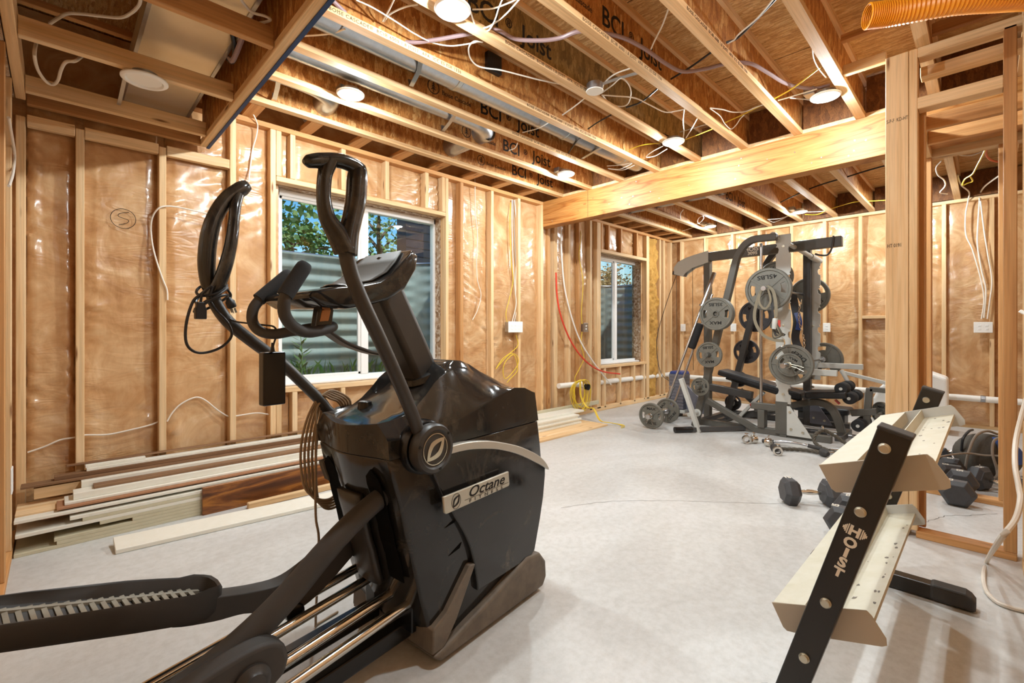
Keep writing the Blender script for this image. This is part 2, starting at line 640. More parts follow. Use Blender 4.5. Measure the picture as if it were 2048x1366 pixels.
JY = [.68, 1.085, 1.49, 1.90, 2.31, 2.71, 3.12, 3.535, .275, -.13]       # lower left edge of each joist
joists = {}
for j, y in enumerate(JY):
    for seg, (xa, xb) in enumerate(((0.752, 4.34), (4.36, 7.69))):
        wm = 'osb_web_dark' if (j == 3 and seg == 0) else 'osb_web'
        y0, y1 = y - .059, y
        web = MB().box(xa, xb, y - .035, y - .024, JB + .034, JT - .034).build('joist', wm, deck)
        MB().box(xa, xb, y0, y1, JB, JB + .034).build('bottom_flange', 'flange_X', web)
        MB().box(xa, xb, y0, y1, JT - .034, JT - .0005).build('top_flange', 'flange_X', web)
        joists[(j, seg)] = web
# blocking panels over the beam and rims
for j in range(len(JY)):
    ya = JY[j]
    nxt = max([v for v in JY if v < ya - .1], default=None)
    if nxt is not None:
        b = MB().box(XBEAM + .03, XBEAM + .045, nxt + .001, ya - .06, JB + .03, JT - .005).build('blocking_panel', 'osb_rim', deck)
        MB().box(XBEAM + .01, XBEAM + .06, nxt + .001, ya - .06, JB, JB + .03).build('blocking_flange', 'flange_X', b)
        MB().box(XB - .035, XB - .02, nxt + .001, ya - .06, JB + .002, JT - .005).build('end_panel', 'osb_rim', deck)
MB().box(-.3, 7.9, 3.97, 3.99, JB + .002, JT - .001).build('rim_board', 'osb_rim', deck)
for x in [.96 + .405 * i for i in range(8)] + [4.62 + .405 * i for i in range(8)]:
    if x < 4.2 or x > 4.5:
        MB().box(x, x + .088, 3.54, 3.96, JB + .0005, JB + .037).build('nailing_block', 'fir_Y', deck)
# lettering on the joist webs
def web_text(body, x, z, size, key, mat='ink', name='lettering', xs=1.0):
    y = JY[key[0]] - .035 - .0005
    return text_part(name, body, size, frame((x, y, z), (1, 0, 0), (0, 0, 1)), mat, joists[key], 0.0003, bold=size * .012, xs=xs)
def tree_logo(x, z, key, r=.05):
    y = JY[key[0]] - .0355
    m = MB()
    f = lambda u, v, w: Vector((x + u, y - w, z + v))
    n = 24
    for k in range(n):
        a, b = 2 * PI * k / n, 2 * PI * (k + 1) / n
        m.prism([(r * math.cos(a), r * math.sin(a)), (r * math.cos(b), r * math.sin(b)), (r * .86 * math.cos(b), r * .86 * math.sin(b)), (r * .86 * math.cos(a), r * .86 * math.sin(a))], f, (0, .0006))
    for zz, ww in ((.55, .24), (.2, .36), (-.15, .48)):
        m.prism([(-ww * r, (zz - .32) * r), (0, (zz + .2) * r), (ww * r, (zz - .32) * r), (0, (zz - .12) * r)], f, (0, .0006))
    m.box(x - .06 * r, x + .06 * r, y - .0006, y, z - .75 * r, z - .3 * r)
    m.build('tree_logo', 'ink_soft', joists[key])
for key, xb, z in (((5, 0), 2.28, 2.79), ((6, 0), 2.9, 2.79), ((7, 0), 3.42, 2.79), ((3, 0), 1.5, 2.80), ((2, 0), 2.1, 2.805), ((2, 1), 5.0, 2.79), ((4, 1), 5.95, 2.79)):
    web_text('BCI', xb, z, .15, key)
    web_text('\u00ae', xb + .275, z + .035, .07, key)
    web_text('Joist', xb + .40, z, .15, key)
    tree_logo(xb - .42, z + .04, key)
    web_text('Boise Cascade', xb - .35, z + .012, .045, key, 'ink_soft')
for key, xb in (((4, 0), .95), ((4, 0), 2.35), ((5, 0), 2.6), ((3, 0), 1.75), ((2, 0), 1.9), ((1, 0), 2.2)):
    y = JY[key[0]] - .0595
    text_part('flange_stamp', 'BOISE CASCADE\u00ae  BCI\u00ae 6000 1.8 JOIST  APA  ICC ES ESR 1336', .026, frame((xb, y, JB + .008), (1, 0, 0), (0, 0, 1)), 'ink_soft', joists[key], 0.0003, space=1.15)

# ---- beam
beam = tag(MB().box(XBEAM, XBEAM + .133, -.20, 3.86, 2.405, JB - .001).build('beam', 'beam_wood', bevel=.003, origin=(XBEAM, 1.8, 2.4)),
           'large laminated wood ceiling beam under the joists, crossing the room in front of the gym machine', 'beam')
MB().box(XBEAM - .0012, XBEAM, 3.11, 3.113, 2.41, JB - .004).build('plank_joint', 'ink_soft', beam)
mm = MB()
for _ in range(26):
    y, z = rng.uniform(.5, 3.7), rng.uniform(2.43, 2.68)
    mm.cyl((XBEAM - .0015, y, z), (XBEAM + .001, y, z), .0045, 8)
mm.build('nail_head', 'zinc', beam)['kind'] = 'stuff'

# ---- window wall
def stud(par, x0, x1, y0, y1, z0, z1, mat='pine_Z', name='stud'):
    return MB().box(x0, x1, y0, y1, z0, z1).build(name, mat, par, bevel=.003, seg=1)
W1 = (1.234, 2.776, .705, 2.285)      # opening of window 1: x0,x1,z0,z1
W2 = (5.545, 6.76, .64, 2.262)
def sheet(par_name, pieces, mat='poly_sheet'):
    m = MB()
    for p in pieces: m.box(*p)
    return structure(m.build(par_name, mat))
yp = YW + .085
wall_w = sheet('wall_window', [(-.3, W1[0], yp, yp + .15, 0, 3.0), (W1[1], 4.40, yp, yp + .15, 0, 3.0), (W1[0], W1[1], yp, yp + .15, W1[3], 3.0), (W1[0], W1[1], yp, yp + .15, 0, W1[2]),
                               (4.40, W2[0], yp + .05, yp + .2, 0, 3.0), (W2[1], 7.95, yp + .05, yp + .2, 0, 3.0), (W2[0], W2[1], yp + .05, yp + .2, W2[3], 3.0), (W2[0], W2[1], yp + .05, yp + .2, 0, W2[2])])
Zt = JB - .039
for i, x in enumerate((-.164, .08, .477, .884, 2.962, 3.384, 3.803, 4.199)):
    stud(wall_w, x, x + .039, YW, YW + .088, .038, 2.35 if x < .5 else Zt, 'fir_Z' if i in (4,) else 'pine_Z')
stud(wall_w, 1.152, 1.191, YW, YW + .088, .038, Zt)
stud(wall_w, 2.778, 2.812, YW, YW + .088, .038, Zt)
stud(wall_w, 1.193, 1.232, YW, YW + .088, W1[3] + .04, Zt, name='cripple_stud')
for x in (1.295, 1.704, 2.111, 2.536, 2.735):
    stud(wall_w, x, x + .039, YW, YW + .088, W1[3] + .04, Zt, name='cripple_stud')
for x in (1.193, 1.31, 1.70, 2.11, 2.52, 2.735):
    stud(wall_w, x, x + .039, YW, YW + .088, .038, W1[2] - .039, name='cripple_stud')
MB().box(W1[0] - .04, W1[1], YW - .001, YW + .088, W1[3], W1[3] + .038).build('header', 'pine_X', wall_w, bevel=.003, seg=1)
MB().box(W1[0] - .04, W1[1], YW - .001, YW + .088, W1[2] - .038, W1[2]).build('rough_sill', 'pine_X', wall_w, bevel=.003, seg=1)
MB().box(.62, 4.30, YW - .002, YW + .088, Zt, JB - .0005).build('top_plate', 'fir_X', wall_w, bevel=.003, seg=1)
MB().box(-.16, 4.26, YW, YW + .088, 0, .038).build('bottom_plate', 'pine_X', wall_w, bevel=.003, seg=1)
MB().box(-.12, .70, YW - .04, YW - .002, 2.41, 2.56).build('ledger', 'fir_X', wall_w, bevel=.003, seg=1)
for a, b in ((-.12, .078), (.12, .475), (.518, .882)):
    MB().box(a, b, YW - .002, YW + .04, 2.30, 2.365).build('nailer_block', 'pine_X', wall_w, bevel=.003, seg=1)
# reveals (bare strand board lining round the window openings)
def reveal(par, w, y0, y1):
    MB().box(w[0], w[1], y0, y1, w[3] - .004, w[3] - .001).build('reveal', 'osb_reveal', par)
    MB().box(w[1] - .004, w[1] - .001, y0, y1, w[2], w[3] - .004).build('reveal', 'osb_reveal', par)
    MB().box(w[0] + .001, w[0] + .004, y0, y1, w[2], w[3] - .004).build('reveal', 'osb_reveal', par)
reveal(wall_w, W1, YW + .088, 4.03)
reveal(wall_w, W2, YW2 + .088, 4.08)
# second stretch beyond the beam
for i, (x0, x1, mt) in enumerate(((4.385, 4.435, 'fir_Z'), (4.515, 4.575, 'pine_Z'), (4.80, 4.845, 'pine_Z'), (5.02, 5.06, 'fir_Z'), (5.27, 5.32, 'pine_Z'), (5.44, 5.53, 'pine_Z'), (6.80, 6.885, 'pine_Z'), (7.23, 7.275, 'pine_Z'), (7.36, 7.42, 'pine_Z'), (7.62, 7.67, 'pine_Z'))):
    stud(wall_w, x0, x1, YW2, YW2 + .088, .038, Zt, mt)
for x in (5.545, 5.72, 6.05, 6.50):
    stud(wall_w, x, x + .039, YW2, YW2 + .088, W2[3] + .045, Zt, 'fir_Z', 'cripple_stud')
for x in (5.62, 6.02, 6.42, 6.72):
    stud(wall_w, x, x + .039, YW2, YW2 + .088, .038, W2[2] - .04, 'pine_Z', 'cripple_stud')
MB().box(W2[0] - .01, W2[1] + .04, YW2 - .002, YW2 + .088, W2[3], W2[3] + .045).build('header', 'pine_X', wall_w, bevel=.003, seg=1)
MB().box(W2[0] - .01, W2[1] + .04, YW2 - .002, YW2 + .088, W2[2] - .038, W2[2]).build('rough_sill', 'pine_X', wall_w, bevel=.003, seg=1)
MB().box(4.38, 7.68, YW2 - .002, YW2 + .088, Zt, JB - .0005).build('top_plate', 'fir_X', wall_w, bevel=.003, seg=1)
MB().box(4.38, 7.68, YW2, YW2 + .088, 0, .06).build('bottom_plate', 'pine_X', wall_w, bevel=.003, seg=1)
# stamps and felt-pen mark
mk = MB()
mk.tube([(.302 + .062 * math.cos(a), yp - .034, 1.856 + .062 * math.sin(a)) for a in [2 * PI * k / 28 for k in range(28)]], .0018, 5, closed=True)
mk.tube([(.33, yp - .034, 1.901), (.285, yp - .034, 1.886), (.28, yp - .034, 1.866), (.325, yp - .034, 1.851), (.32, yp - .034, 1.831), (.28, yp - .034, 1.814)], .0018, 5, sub=5)
mk.build('pen_mark', 'ink', wall_w)
bpy.context.view_layer.update()

# ---- billowed plastic over the insulation, bay by bay (part of each wall)
from mathutils import noise as MN
def billow(par, f, a, b, z0, z1, seed, amp=.028, da=.012, dz=.02):
    na, nz = max(4, int((b - a) / da)), max(4, int((z1 - z0) / dz))
    m = MB(); rows = []
    for j in range(nz + 1):
        z = z0 + (z1 - z0) * j / nz; row = []
        for i in range(na + 1):
            u = i / na; x = a + (b - a) * u
            e = min(1, min(u, 1 - u) * 7) * min(1, min(j, nz - j) / nz * 14)
            h = amp * e * (.45 + .55 * MN.noise((x * 2.1 + seed, seed * 3.1, z * 1.2)))
            near = max(0, 1 - min(u, 1 - u) * 3.2)                      # crinkles gather along the stud edges
            fold = abs(MN.noise((x * 3.0 + seed, z * 16.0 + x * 9 * math.sin(seed), seed * 1.7)))
            pat = max(0, MN.noise((x * 3 + 9, z * 2.2, seed)) + .15)
            h += .038 * min(1, e * 2) * (near * .9 + .2) * pat * (1 - fold * 2.2)
            h += .003 * MN.noise((x * 9, z * 9, seed))
            row.append(m.bm.verts.new(f(x, z, h)))
        rows.append(row)
    for r0, r1 in zip(rows, rows[1:]):
        for i in range(na): m.face([r0[i], r0[i + 1], r1[i + 1], r1[i]])
    return m.build('plastic_sheet', 'poly_sheet', par, smooth=True)
fW = lambda x, z, h: Vector((x, yp - .004 - h, z))
fW2 = lambda x, z, h: Vector((x, yp + .046 - h, z))
fB = lambda y, z, h: Vector((XB + .081 - h, y, z))
sd_ = 1
for a, b_, z0, z1, f in ([(x0, x1, .04, Zt, fW) for x0, x1 in ((-.125, .08), (.119, .477), (.516, .884), (.923, 1.152), (2.812, 2.962), (3.001, 3.384), (3.423, 3.803), (3.842, 4.199))] +
                         [(x0, x1, W1[3] + .04, Zt, fW) for x0, x1 in ((1.232, 1.295), (1.334, 1.704), (1.743, 2.111), (2.15, 2.536), (2.575, 2.735))] +
                         [(x0, x1, .04, W1[2] - .04, fW) for x0, x1 in ((1.232, 1.31), (1.349, 1.70), (1.739, 2.11), (2.149, 2.52), (2.559, 2.735))] +
                         [(x0, x1, .06, Zt, fW2) for x0, x1 in ((4.435, 4.515), (4.575, 4.80), (4.845, 5.02), (5.06, 5.27), (5.32, 5.44), (7.275, 7.36), (7.42, 7.62))] +
                         [(x0, x1, W2[3] + .045, Zt, fW2) for x0, x1 in ((5.584, 5.72), (5.759, 6.05), (6.089, 6.50), (6.539, 6.80))] +
                         [(x0, x1, .06, W2[2] - .04, fW2) for x0, x1 in ((5.545, 5.62), (5.659, 6.02), (6.059, 6.42), (6.459, 6.72))]):
    billow(wall_w, f, a, b_, z0, z1, sd_ * 1.37); sd_ += 1

m = MB(); rows = []
for j in range(120):
    z = .05 + 2.6 * j / 119
    rows.append([m.bm.verts.new((6.89 + .335 * i / 16, YW2 + .06 - .045 * math.sin(PI * i / 16) ** .5 - .05 * MN.noise((i * .22, z * 5, 3.3)) - .03 * MN.noise((i * .7, z * 17, 8.1)), z)) for i in range(17)])
for r0, r1 in zip(rows, rows[1:]):
    for i in range(16): m.face([r0[i], r0[i + 1], r1[i + 1], r1[i]])
m.build('insulation_batt', 'insul_yellow', wall_w, smooth=True)

# ---- windows
def window(n, w, y, mull, sash_left):
    x0, x1, z0, z1 = w
    fr = MB()
    t = .05
    for b in ((x0, x1, z0, z0 + t), (x0, x1, z1 - t, z1), (x0, x0 + t, z0, z1), (x1 - t, x1, z0, z1)):
        fr.box(b[0], b[1], y, y + .07, b[2], b[3])
    f = structure(fr.build('window_%d' % n, 'vinyl_white', bevel=.003, seg=1))
    MB().box(mull - .035, mull + .035, y - .004, y + .05, z0 + t, z1 - t).build('mullion', 'vinyl_white', f, bevel=.004, seg=1)
    sm = MB()
    a, b = (x0 + t, mull - .035) if sash_left else (mull + .035, x1 - t)
    for q in ((a, b, z0 + t, z0 + t + .022), (a, b, z1 - t - .022, z1 - t), (a, a + .022, z0 + t, z1 - t), (b - .022, b, z0 + t, z1 - t)):
        sm.box(q[0], q[1], y + .012, y + .04, q[2], q[3])
    sm.build('sash', 'vinyl_white', f, bevel=.002, seg=1)
    for q in ((x0 + t, mull - .035), (mull + .035, x1 - t)):
        MB().box(q[0], q[1], y + .024, y + .028, z0 + t, z1 - t).build('pane', 'glass', f)
    MB().box(x0 + .01, x1 - .01, y - .075, y, z0 + .001, z0 + .018).build('sill', 'vinyl_white', f, bevel=.003, seg=1)
window(1, (W1[0] - .01, W1[1] + .03, W1[2], W1[3] - .005), 3.955, 2.0, True)
window(2, (W2[0] - .01, W2[1] + .06, W2[2], W2[3] - .005), 4.02, 6.18, True)

# ---- back wall
wall_b = sheet('wall_back', [(XB + .085, XB + .2, -.8, 4.0, 0, 3.0)])
for y in (3.685, 3.27, 2.838, 2.443, 2.0, 1.592, 1.185, .78, .364, -.042):
    stud(wall_b, XB, XB + .088, y - .02, y + .02, .038, Zt)
MB().box(XB - .001, XB + .088, -.6, 3.84, Zt, JB - .0005).build('top_plate', 'pine_Y', wall_b, bevel=.003, seg=1)
MB().box(XB - .001, XB + .088, -.6, 3.84, 0, .038).build('bottom_plate', 'pine_Y', wall_b, bevel=.003, seg=1)
MB().box(XB, XB + .088, .80, 1.165, 1.30, 1.34).build('cross_block', 'pine_Y', wall_b, bevel=.003, seg=1)

YB_ = (3.685, 3.27, 2.838, 2.443, 2.0, 1.592, 1.185, .78, .364, -.042, -.45)
for y1, y0 in zip(YB_, YB_[1:]):
    billow(wall_b, fB, y0 + .02, y1 - .02, .04, Zt, sd_ * 1.37); sd_ += 1
# ---- left wall (beside the camera) and right wall
wall_l = sheet('wall_left', [(-.40, -.25, -.3, 4.0, 0, 3.0)])
for i, y in enumerate((3.45, 3.04, 2.70, 2.30, 1.5, .7)):
    stud(wall_l, -.25, -.162, y - .02, y + .02, .038, 2.42, 'fir_Z' if i == 1 else 'pine_Z')
MB().box(-.25, -.16, -.12, YW, 0, .038).build('bottom_plate', 'fir_Y', wall_l, bevel=.003, seg=1)
MB().box(-.162, -.122, -.12, 3.72, 2.42, 2.56).build('rim_lumber', 'pine_Y', wall_l, bevel=.003, seg=1)
MB().box(-.25, -.166, -.12, 3.72, 2.42, 2.46).build('top_plate', 'osb_reveal', wall_l)
wall_r = sheet('wall_right', [(-.40, 3.385, -.42, -.212, 0, 3.01), (3.30, 3.386, -.79, -.212, 0, 3.03), (3.38, 7.95, -.79, -.6, 0, 3.03)])
for i, x in enumerate((3.352, 3.24, 2.83, 2.4, 1.6, .8)):
    stud(wall_r, x - .02, x + .02, -.209, -.122, .038, JB - .04, 'fir_Z' if i == 1 else 'pine_Z')
MB().box(-.25, 3.37, -.209, -.12, 0, .038).build('bottom_plate', 'pine_X', wall_r, bevel=.003, seg=1)
MB().box(-.25, 3.37, -.209, -.12, JB - .039, JB - .0006).build('top_plate', 'pine_X', wall_r, bevel=.003, seg=1)

# ---- framed closet opening: two frames one behind the other
XP, XQ = 3.40, 4.385
wall_c = structure(MB().box(XP, XP + .088, -.106, .275, 0, .038).build('wall_closet', 'fir_Y', bevel=.003, seg=1))
stud(wall_c, XP, XP + .088, .268, .304, .038, JB - .001)
stud(wall_c, XP, XP + .088, -.106, -.059, .038, JB - .04, 'fir_Z')
stud(wall_c, XP + .092, XP + .13, .24, .33, .038, 2.40, 'fir_Z')
MB().box(XP, XP + .088, -.2, .268, 2.656, JB - .0008).build('top_plate', 'pine_Y', wall_c, bevel=.003, seg=1)
MB().box(XP + .0, XP + .088, -.059, .268, 2.372, 2.435).build('header', 'pine_Y', wall_c, bevel=.003, seg=1)
MB().box(XP + .14, XP + .23, -.2, .268, 2.60, 2.655).build('header', 'pine_Y', wall_c, bevel=.003, seg=1)
stud(wall_c, XP + .23, XQ, .27, .308, 2.36, 2.45, 'pine_X', 'side_rail')
stud(wall_c, XP + .23, XQ, -.20, -.16, 2.36, 2.45, 'pine_X', 'side_rail')
for x in (XP + .36, XP + .66):
    MB().box(x, x + .04, -.16, .27, 2.36, 2.45).build('cross_rail', 'fir_Y', wall_c, bevel=.003, seg=1)
stud(wall_c, XQ, XQ + .088, .272, .322, .038, 2.36, 'fir_Z')
stud(wall_c, XQ + .02, XQ + .088, .33, .36, .038, 2.36, 'pine_Z')
stud(wall_c, XQ, XQ + .088, -.105, -.053, .038, 2.36, 'fir_Z')
MB().box(XQ, XQ + .088, -.2, .33, 2.36, 2.45).build('header', 'pine_Y', wall_c, bevel=.003, seg=1)
MB().box(XQ, XQ + .088, -.2, .33, 0, .038).build('bottom_plate', 'fir_Y', wall_c, bevel=.003, seg=1)
post = stud(wall_c, XP, XP + .14, .306, .408, 0, JB - .001, 'pine_Z', 'post')
text_part('stamp', 'S-P-F  KD-HT', .03, frame((XP - .0006, .402, 2.33), (0, -1, 0), (0, 0, 1)), 'ink_soft', post, .0003, xs=.55)
text_part('stamp', 'HT 0191', .03, frame((XP - .0006, .40, 1.62), (0, -1, 0), (0, 0, 1)), 'ink_soft', post, .0003, xs=.6)

MB().box(XP - .01, XP + .03, .285, .62, 2.895, 2.935).build('blocking', 'fir_Y', deck, bevel=.003, seg=1)
MB().box(XP + .05, XP + .088, .41, .62, 2.715, 2.775).build('blocking', 'pine_Y', deck, bevel=.003, seg=1)
MB().box(XP + .09, XP + .13, -.20, .215, 2.80, 2.86).build('blocking', 'fir_Y', deck, bevel=.003, seg=1)
# ---- dropped ceiling frame near the camera
so = thing('soffit_frame', 'dropped ceiling frame of pine lumber with a blue painted edge at upper left', 'ceiling frame', (.72, 2.0, 2.41))
MB().box(.700, .752, -.12, 3.775, 2.41, 2.45).build('edge_rail', 'pine_Y', so, bevel=.003, seg=1)
MB().box(.739, .757, .4, 3.775, 2.404, 2.4095).build('blue_edge', 'tape_blue', so)
MB().box(.716, .732, -.12, 3.775, 2.451, JT - .04).build('strand_panel', 'osb_web', so)
MB().box(.60, .715, -.12, 3.775, JT - .08, JT - .042).build('top_rail', 'fir_Y', so)
for y in (3.57, 2.91, 2.24, 1.58, .92):
    MB().box(-.12, .699, y, y + .038, 2.42, 2.508).build('cross_joist', 'fir_X' if y < 2.5 else 'pine_X', so, bevel=.003, seg=1)
for y in (3.24, 2.66, 2.1):
    MB().box(-.25, .70, y, y + .038, JB + .02, JB + .055).build('upper_strut', 'fir_X', so, bevel=.002, seg=1)
# ================================================================== LAMPS
def downlight(x, y, lit, label, z=2.705, r=.088):
    t = thing('downlight', label, 'ceiling light', (x, y, z), 'recessed disc lights along the joists' if lit else None)
    MB().lathe([(r * .72, .0), (r * .80, -.012), (r * .92, -.012), (r, -.006), (r, .0), (r * .9, .004), (r * .7, .004)], (x, y, z), (0, 0, 1), 40).build('trim_ring', 'lamp_trim', t, smooth=True)
    MB().lathe([(.001, -.004), (r * .73, -.004), (r * .73, -.001), (.001, -.001)], (x, y, z), (0, 0, 1), 40).build('diffuser', 'lamp_glow' if lit else 'white_plastic', t)
    MB().lathe([(.03, .004), (.055, .006), (.055, .03), (.03, .034)], (x, y, z), (0, 0, 1), 20).build('driver_can', 'galvanized', t, smooth=True)
    MB().box(x - .045, x + .045, y + .055, y + .12, z + .03, z + .075).build('junction_box', 'galvanized', t, bevel=.004)
    if lit:
        la = bpy.data.lights.new('downlight_lamp', 'AREA')
        la.shape = 'DISK'; la.size = r * 1.4; la.energy = LAMP_W * .28; la.color = LAMP_C
        lo = bpy.data.objects.new('downlight_lamp', la); COL.objects.link(lo)
        lo.parent = t; lo.location = (0, 0, -.014)
        pl = bpy.data.lights.new('joist_fill', 'POINT')      # added fill light below the flat diffuser to brighten the joists
        pl.energy = LAMP_W * .95; pl.color = LAMP_C; pl.shadow_soft_size = .018
        po = bpy.data.objects.new('joist_fill', pl); COL.objects.link(po)
        po.parent = t; po.location = (0, 0, -.032)
    return t
downlight(1.37, 1.81, True, 'lit disc light nearest the camera, at the top centre of the photo')
downlight(1.382, 2.93, True, 'lit disc light between the soffit edge and the first window')
downlight(3.62, 2.93, True, 'lit disc light closest to where the big beam meets the window wall')
downlight(3.637, 1.81, True, 'lit disc light in front of the middle of the big beam')
downlight(3.649, .75, True, 'lit disc light beside the wooden post, near the right end of the beam')
downlight(6.99, 2.90, True, 'small far lit disc light beyond the beam, left one above the gym machine')
downlight(6.975, 1.72, True, 'small far lit disc light beyond the beam, right one above the gym machine')
downlight(1.37, .75, True, 'lit disc light of the near row, just above the top edge of the photo')
downlight(6.975, .60, True, 'lit disc light of the far row, hidden behind the wooden post')
downlight(.313, 2.93, False, 'unlit white disc light hanging under the dropped soffit frame', 2.395, .096)
t = thing('junction_box', 'round metal junction box with white cover plate on a joist', 'electrical box', (2.494, 1.78, 2.70))
MB().lathe([(.05, .0), (.052, .002), (.052, .045), (.0, .047)], (2.494, 1.78, 2.70), (0, 0, 1), 28).build('can', 'galvanized', t, smooth=True)
MB().lathe([(.001, -.004), (.054, -.004), (.056, .0), (.001, .001)], (2.494, 1.78, 2.70), (0, 0, 1), 28).build('cover', 'white_plastic', t, smooth=True)
# ================================================================== OUTSIDE THE WINDOWS
def window_well(label, x0, x1, depth, ztop, y0=4.07):
    m = MB()
    pts = []
    n = 40
    cx, hw = (x0 + x1) / 2, (x1 - x0) / 2
    for k in range(n + 1):
        a = PI * k / n
        sx = math.copysign(abs(math.cos(a)) ** .55, math.cos(a))
        pts.append((cx - hw * sx, y0 + depth * abs(math.sin(a)) ** .55))
    zs = [.3 + (ztop - .3) * i / 72 for i in range(73)]
    rows = []
    for z in zs:
        off = .016 * math.sin(2 * PI * z / .132)
        row = []
        for k, (x, y) in enumerate(pts):
            a = PI * k / n
            row.append(m.bm.verts.new((x - off * -math.cos(a), y + off * math.sin(a), z)))
        rows.append(row)
    for a, b in zip(rows, rows[1:]):
        for i in range(n):
            m.face([a[i], a[i + 1], b[i + 1], b[i]])
    o = m.build('window_well', 'well_steel', smooth=True, origin=(cx, y0, .3))
    sd = o.modifiers.new('solid', 'SOLIDIFY'); sd.thickness = .004; sd.offset = 1
    tag(o, label, 'window well')
    r = MB()
    r.tube([(x, y, ztop) for x, y in pts], .014, 8)
    r.build('rim', 'galvanized', o, smooth=True)
    g = MB()
    c = [g.bm.verts.new((x, y, .62)) for x, y in pts]
    g.face(c)
    structure(g.build('ground_1', 'soil'))
    return pts
window_well('corrugated steel window well outside the large window behind the elliptical trainer', .72, 3.30, .95, 1.95)
window_well('corrugated steel window well outside the small window beyond the beam', 5.35, 7.35, .95, 1.95, 4.10)
# ground at grade beyond the wells
m = MB()
m.box(-14, 30, 5.05, 40, 1.75, 1.90)
structure(m.build('ground_2', 'lawn'))
rr = random.Random(5)
def grass_tuft(n, x0, x1, y0, y1, z, h, label):
    m = MB()
    for _ in range(n):
        x, y = rr.uniform(x0, x1), rr.uniform(y0, y1)
        a = rr.uniform(0, 2 * PI); hh = h * rr.uniform(.4, 1.0); l = hh * rr.uniform(.1, .6); w = .004
        c, s = math.cos(a), math.sin(a)
        v = [m.bm.verts.new(p) for p in ((x - s * w, y + c * w, z), (x + s * w, y - c * w, z), (x + c * l * .4, y + s * l * .4, z + hh * .7))]
        m.face(v)
        u = m.bm.verts.new((x + c * l, y + s * l, z + hh))
        m.face([v[0], v[2], u])
    o = m.build('grass', 'leaf_b', origin=((x0 + x1) / 2, (y0 + y1) / 2, z))
    return tag(o, label, 'grass', kind='stuff')
grass_tuft(150, 1.2, 3.0, 4.75, 4.98, .62, .26, 'wispy grass growing in the bottom of the large window well')
def weed(x, y, z, h):
    t = thing('weed', 'tall leafy green weed standing in the large window well', 'plant', (x, y, z))
    MB().tube([(x, y, z), (x + .01, y, z + h * .5), (x - .01, y, z + h * .95)], [.007, .004, .002], 6).build('stem', 'leaf_a', t)
    m = MB()
    for k in range(26):
        zz = z + h * (.2 + .8 * k / 25); a = k * 2.4; L = .14 * (1.1 - .5 * k / 25)
        c, s = math.cos(a), math.sin(a)
        p = Vector((x, y, zz)); d = Vector((c, s, .55)); q = Vector((-s, c, 0))
        m.face([m.bm.verts.new(v) for v in (p, p + d * L * .5 + q * L * .13, p + d * L, p + d * L * .5 - q * L * .13)])
    m.build('foliage', 'leaf_a', t)
weed(1.72, 4.72, .62, .56)
def tree(x, y, z, h, rad, n, mat, label, group=None, sq=1.0, leaf=.12):
    t = thing('tree', label, 'tree', (x, y, z), group)
    m = MB()
    m.tube([(x, y, z), (x + .05, y, z + h * .35), (x - .03, y, z + h * .75)], [.11, .08, .03], 8)
    for k in range(9):
        a = k * 2.1; zz = z + h * (.3 + .05 * k)
        m.tube([(x, y, zz), (x + math.cos(a) * rad * .5, y + math.sin(a) * rad * .5, zz + h * .16), (x + math.cos(a) * rad * .85, y + math.sin(a) * rad * .85, zz + h * .2)], [.045, .025, .01], 6)
    m.build('trunk', 'bark', t, smooth=True)
    f = MB()
    blobs = [(Vector((rr.gauss(0, .5) * rad, rr.gauss(0, .5) * rad, rr.uniform(.12, .95) * h)), rr.uniform(.18, .42) * rad) for _ in range(26)]
    for _ in range(n):
        c, br = rr.choice(blobs)
        d = Vector((rr.gauss(0, 1), rr.gauss(0, 1), rr.gauss(0, 1) * sq)).normalized() * br * rr.uniform(.5, 1.05)
        p = Vector((x, y, z)) + c + d
        u = Vector((rr.gauss(0, 1), rr.gauss(0, 1), rr.gauss(0, .6))).normalized()
        v = u.cross(Vector((rr.gauss(0, 1), rr.gauss(0, 1), rr.gauss(0, 1)))).normalized()
        L = leaf * rr.uniform(.6, 1.2)
        f.face([f.bm.verts.new(q) for q in (p, p + u * L * .5 + v * L * .34, p + u * L, p + u * L * .5 - v * L * .34)])
    f.build('foliage', mat, t)
    return t
tree(1.75, 7.2, 1.9, 2.5, 1.05, 3600, 'leaf_a', 'tall green tree seen at the left edge of the large window')
tree(3.3, 9.6, 1.9, 1.5, .95, 2000, 'leaf_b', 'low green bush seen behind the window well through the large window')
tree(5.3, 9.8, 1.9, 2.2, .6, 520, 'leaf_a', 'slender green tree in the middle of the large window')
tree(6.6, 10.5, 1.9, 1.5, .5, 500, 'blossom', 'small pale blossoming tree beside the dark wall in the right pane of the large window', leaf=.09)
tree(12.6, 8.4, 1.9, 1.25, .9, 1500, 'leaf_autumn', 'dry brownish bush seen through the small window beyond the beam', leaf=.1)
# neighbouring wall
nb = MB().box(4.30, 8.6, 7.0, 7.3, 1.9, 4.6).build('garden_wall', 'dark_brick', origin=(6.5, 7.1, 1.9))
tag(nb, 'tall dark wall outside the right pane of the large window', 'wall')
for k in range(18):
    MB().box(4.30, 8.6, 6.995, 7.0, 2.0 + .145 * k, 2.01 + .145 * k).build('course_line', 'black_steel', nb)
# ================================================================== ELLIPTICAL TRAINER
EA, EE, EN = Vector((.957, 1.337, 0)), Vector((.9929, .119, 0)), Vector((-.119, .9929, 0))
def E(s, w, z): return EA + EE * s + EN * w + Vector((0, 0, z))
def EP(L): return [E(*p) for p in L]
el = thing('elliptical_trainer', 'large black elliptical trainer with looped arm handles and silver maker badge', 'exercise machine', tuple(EA))

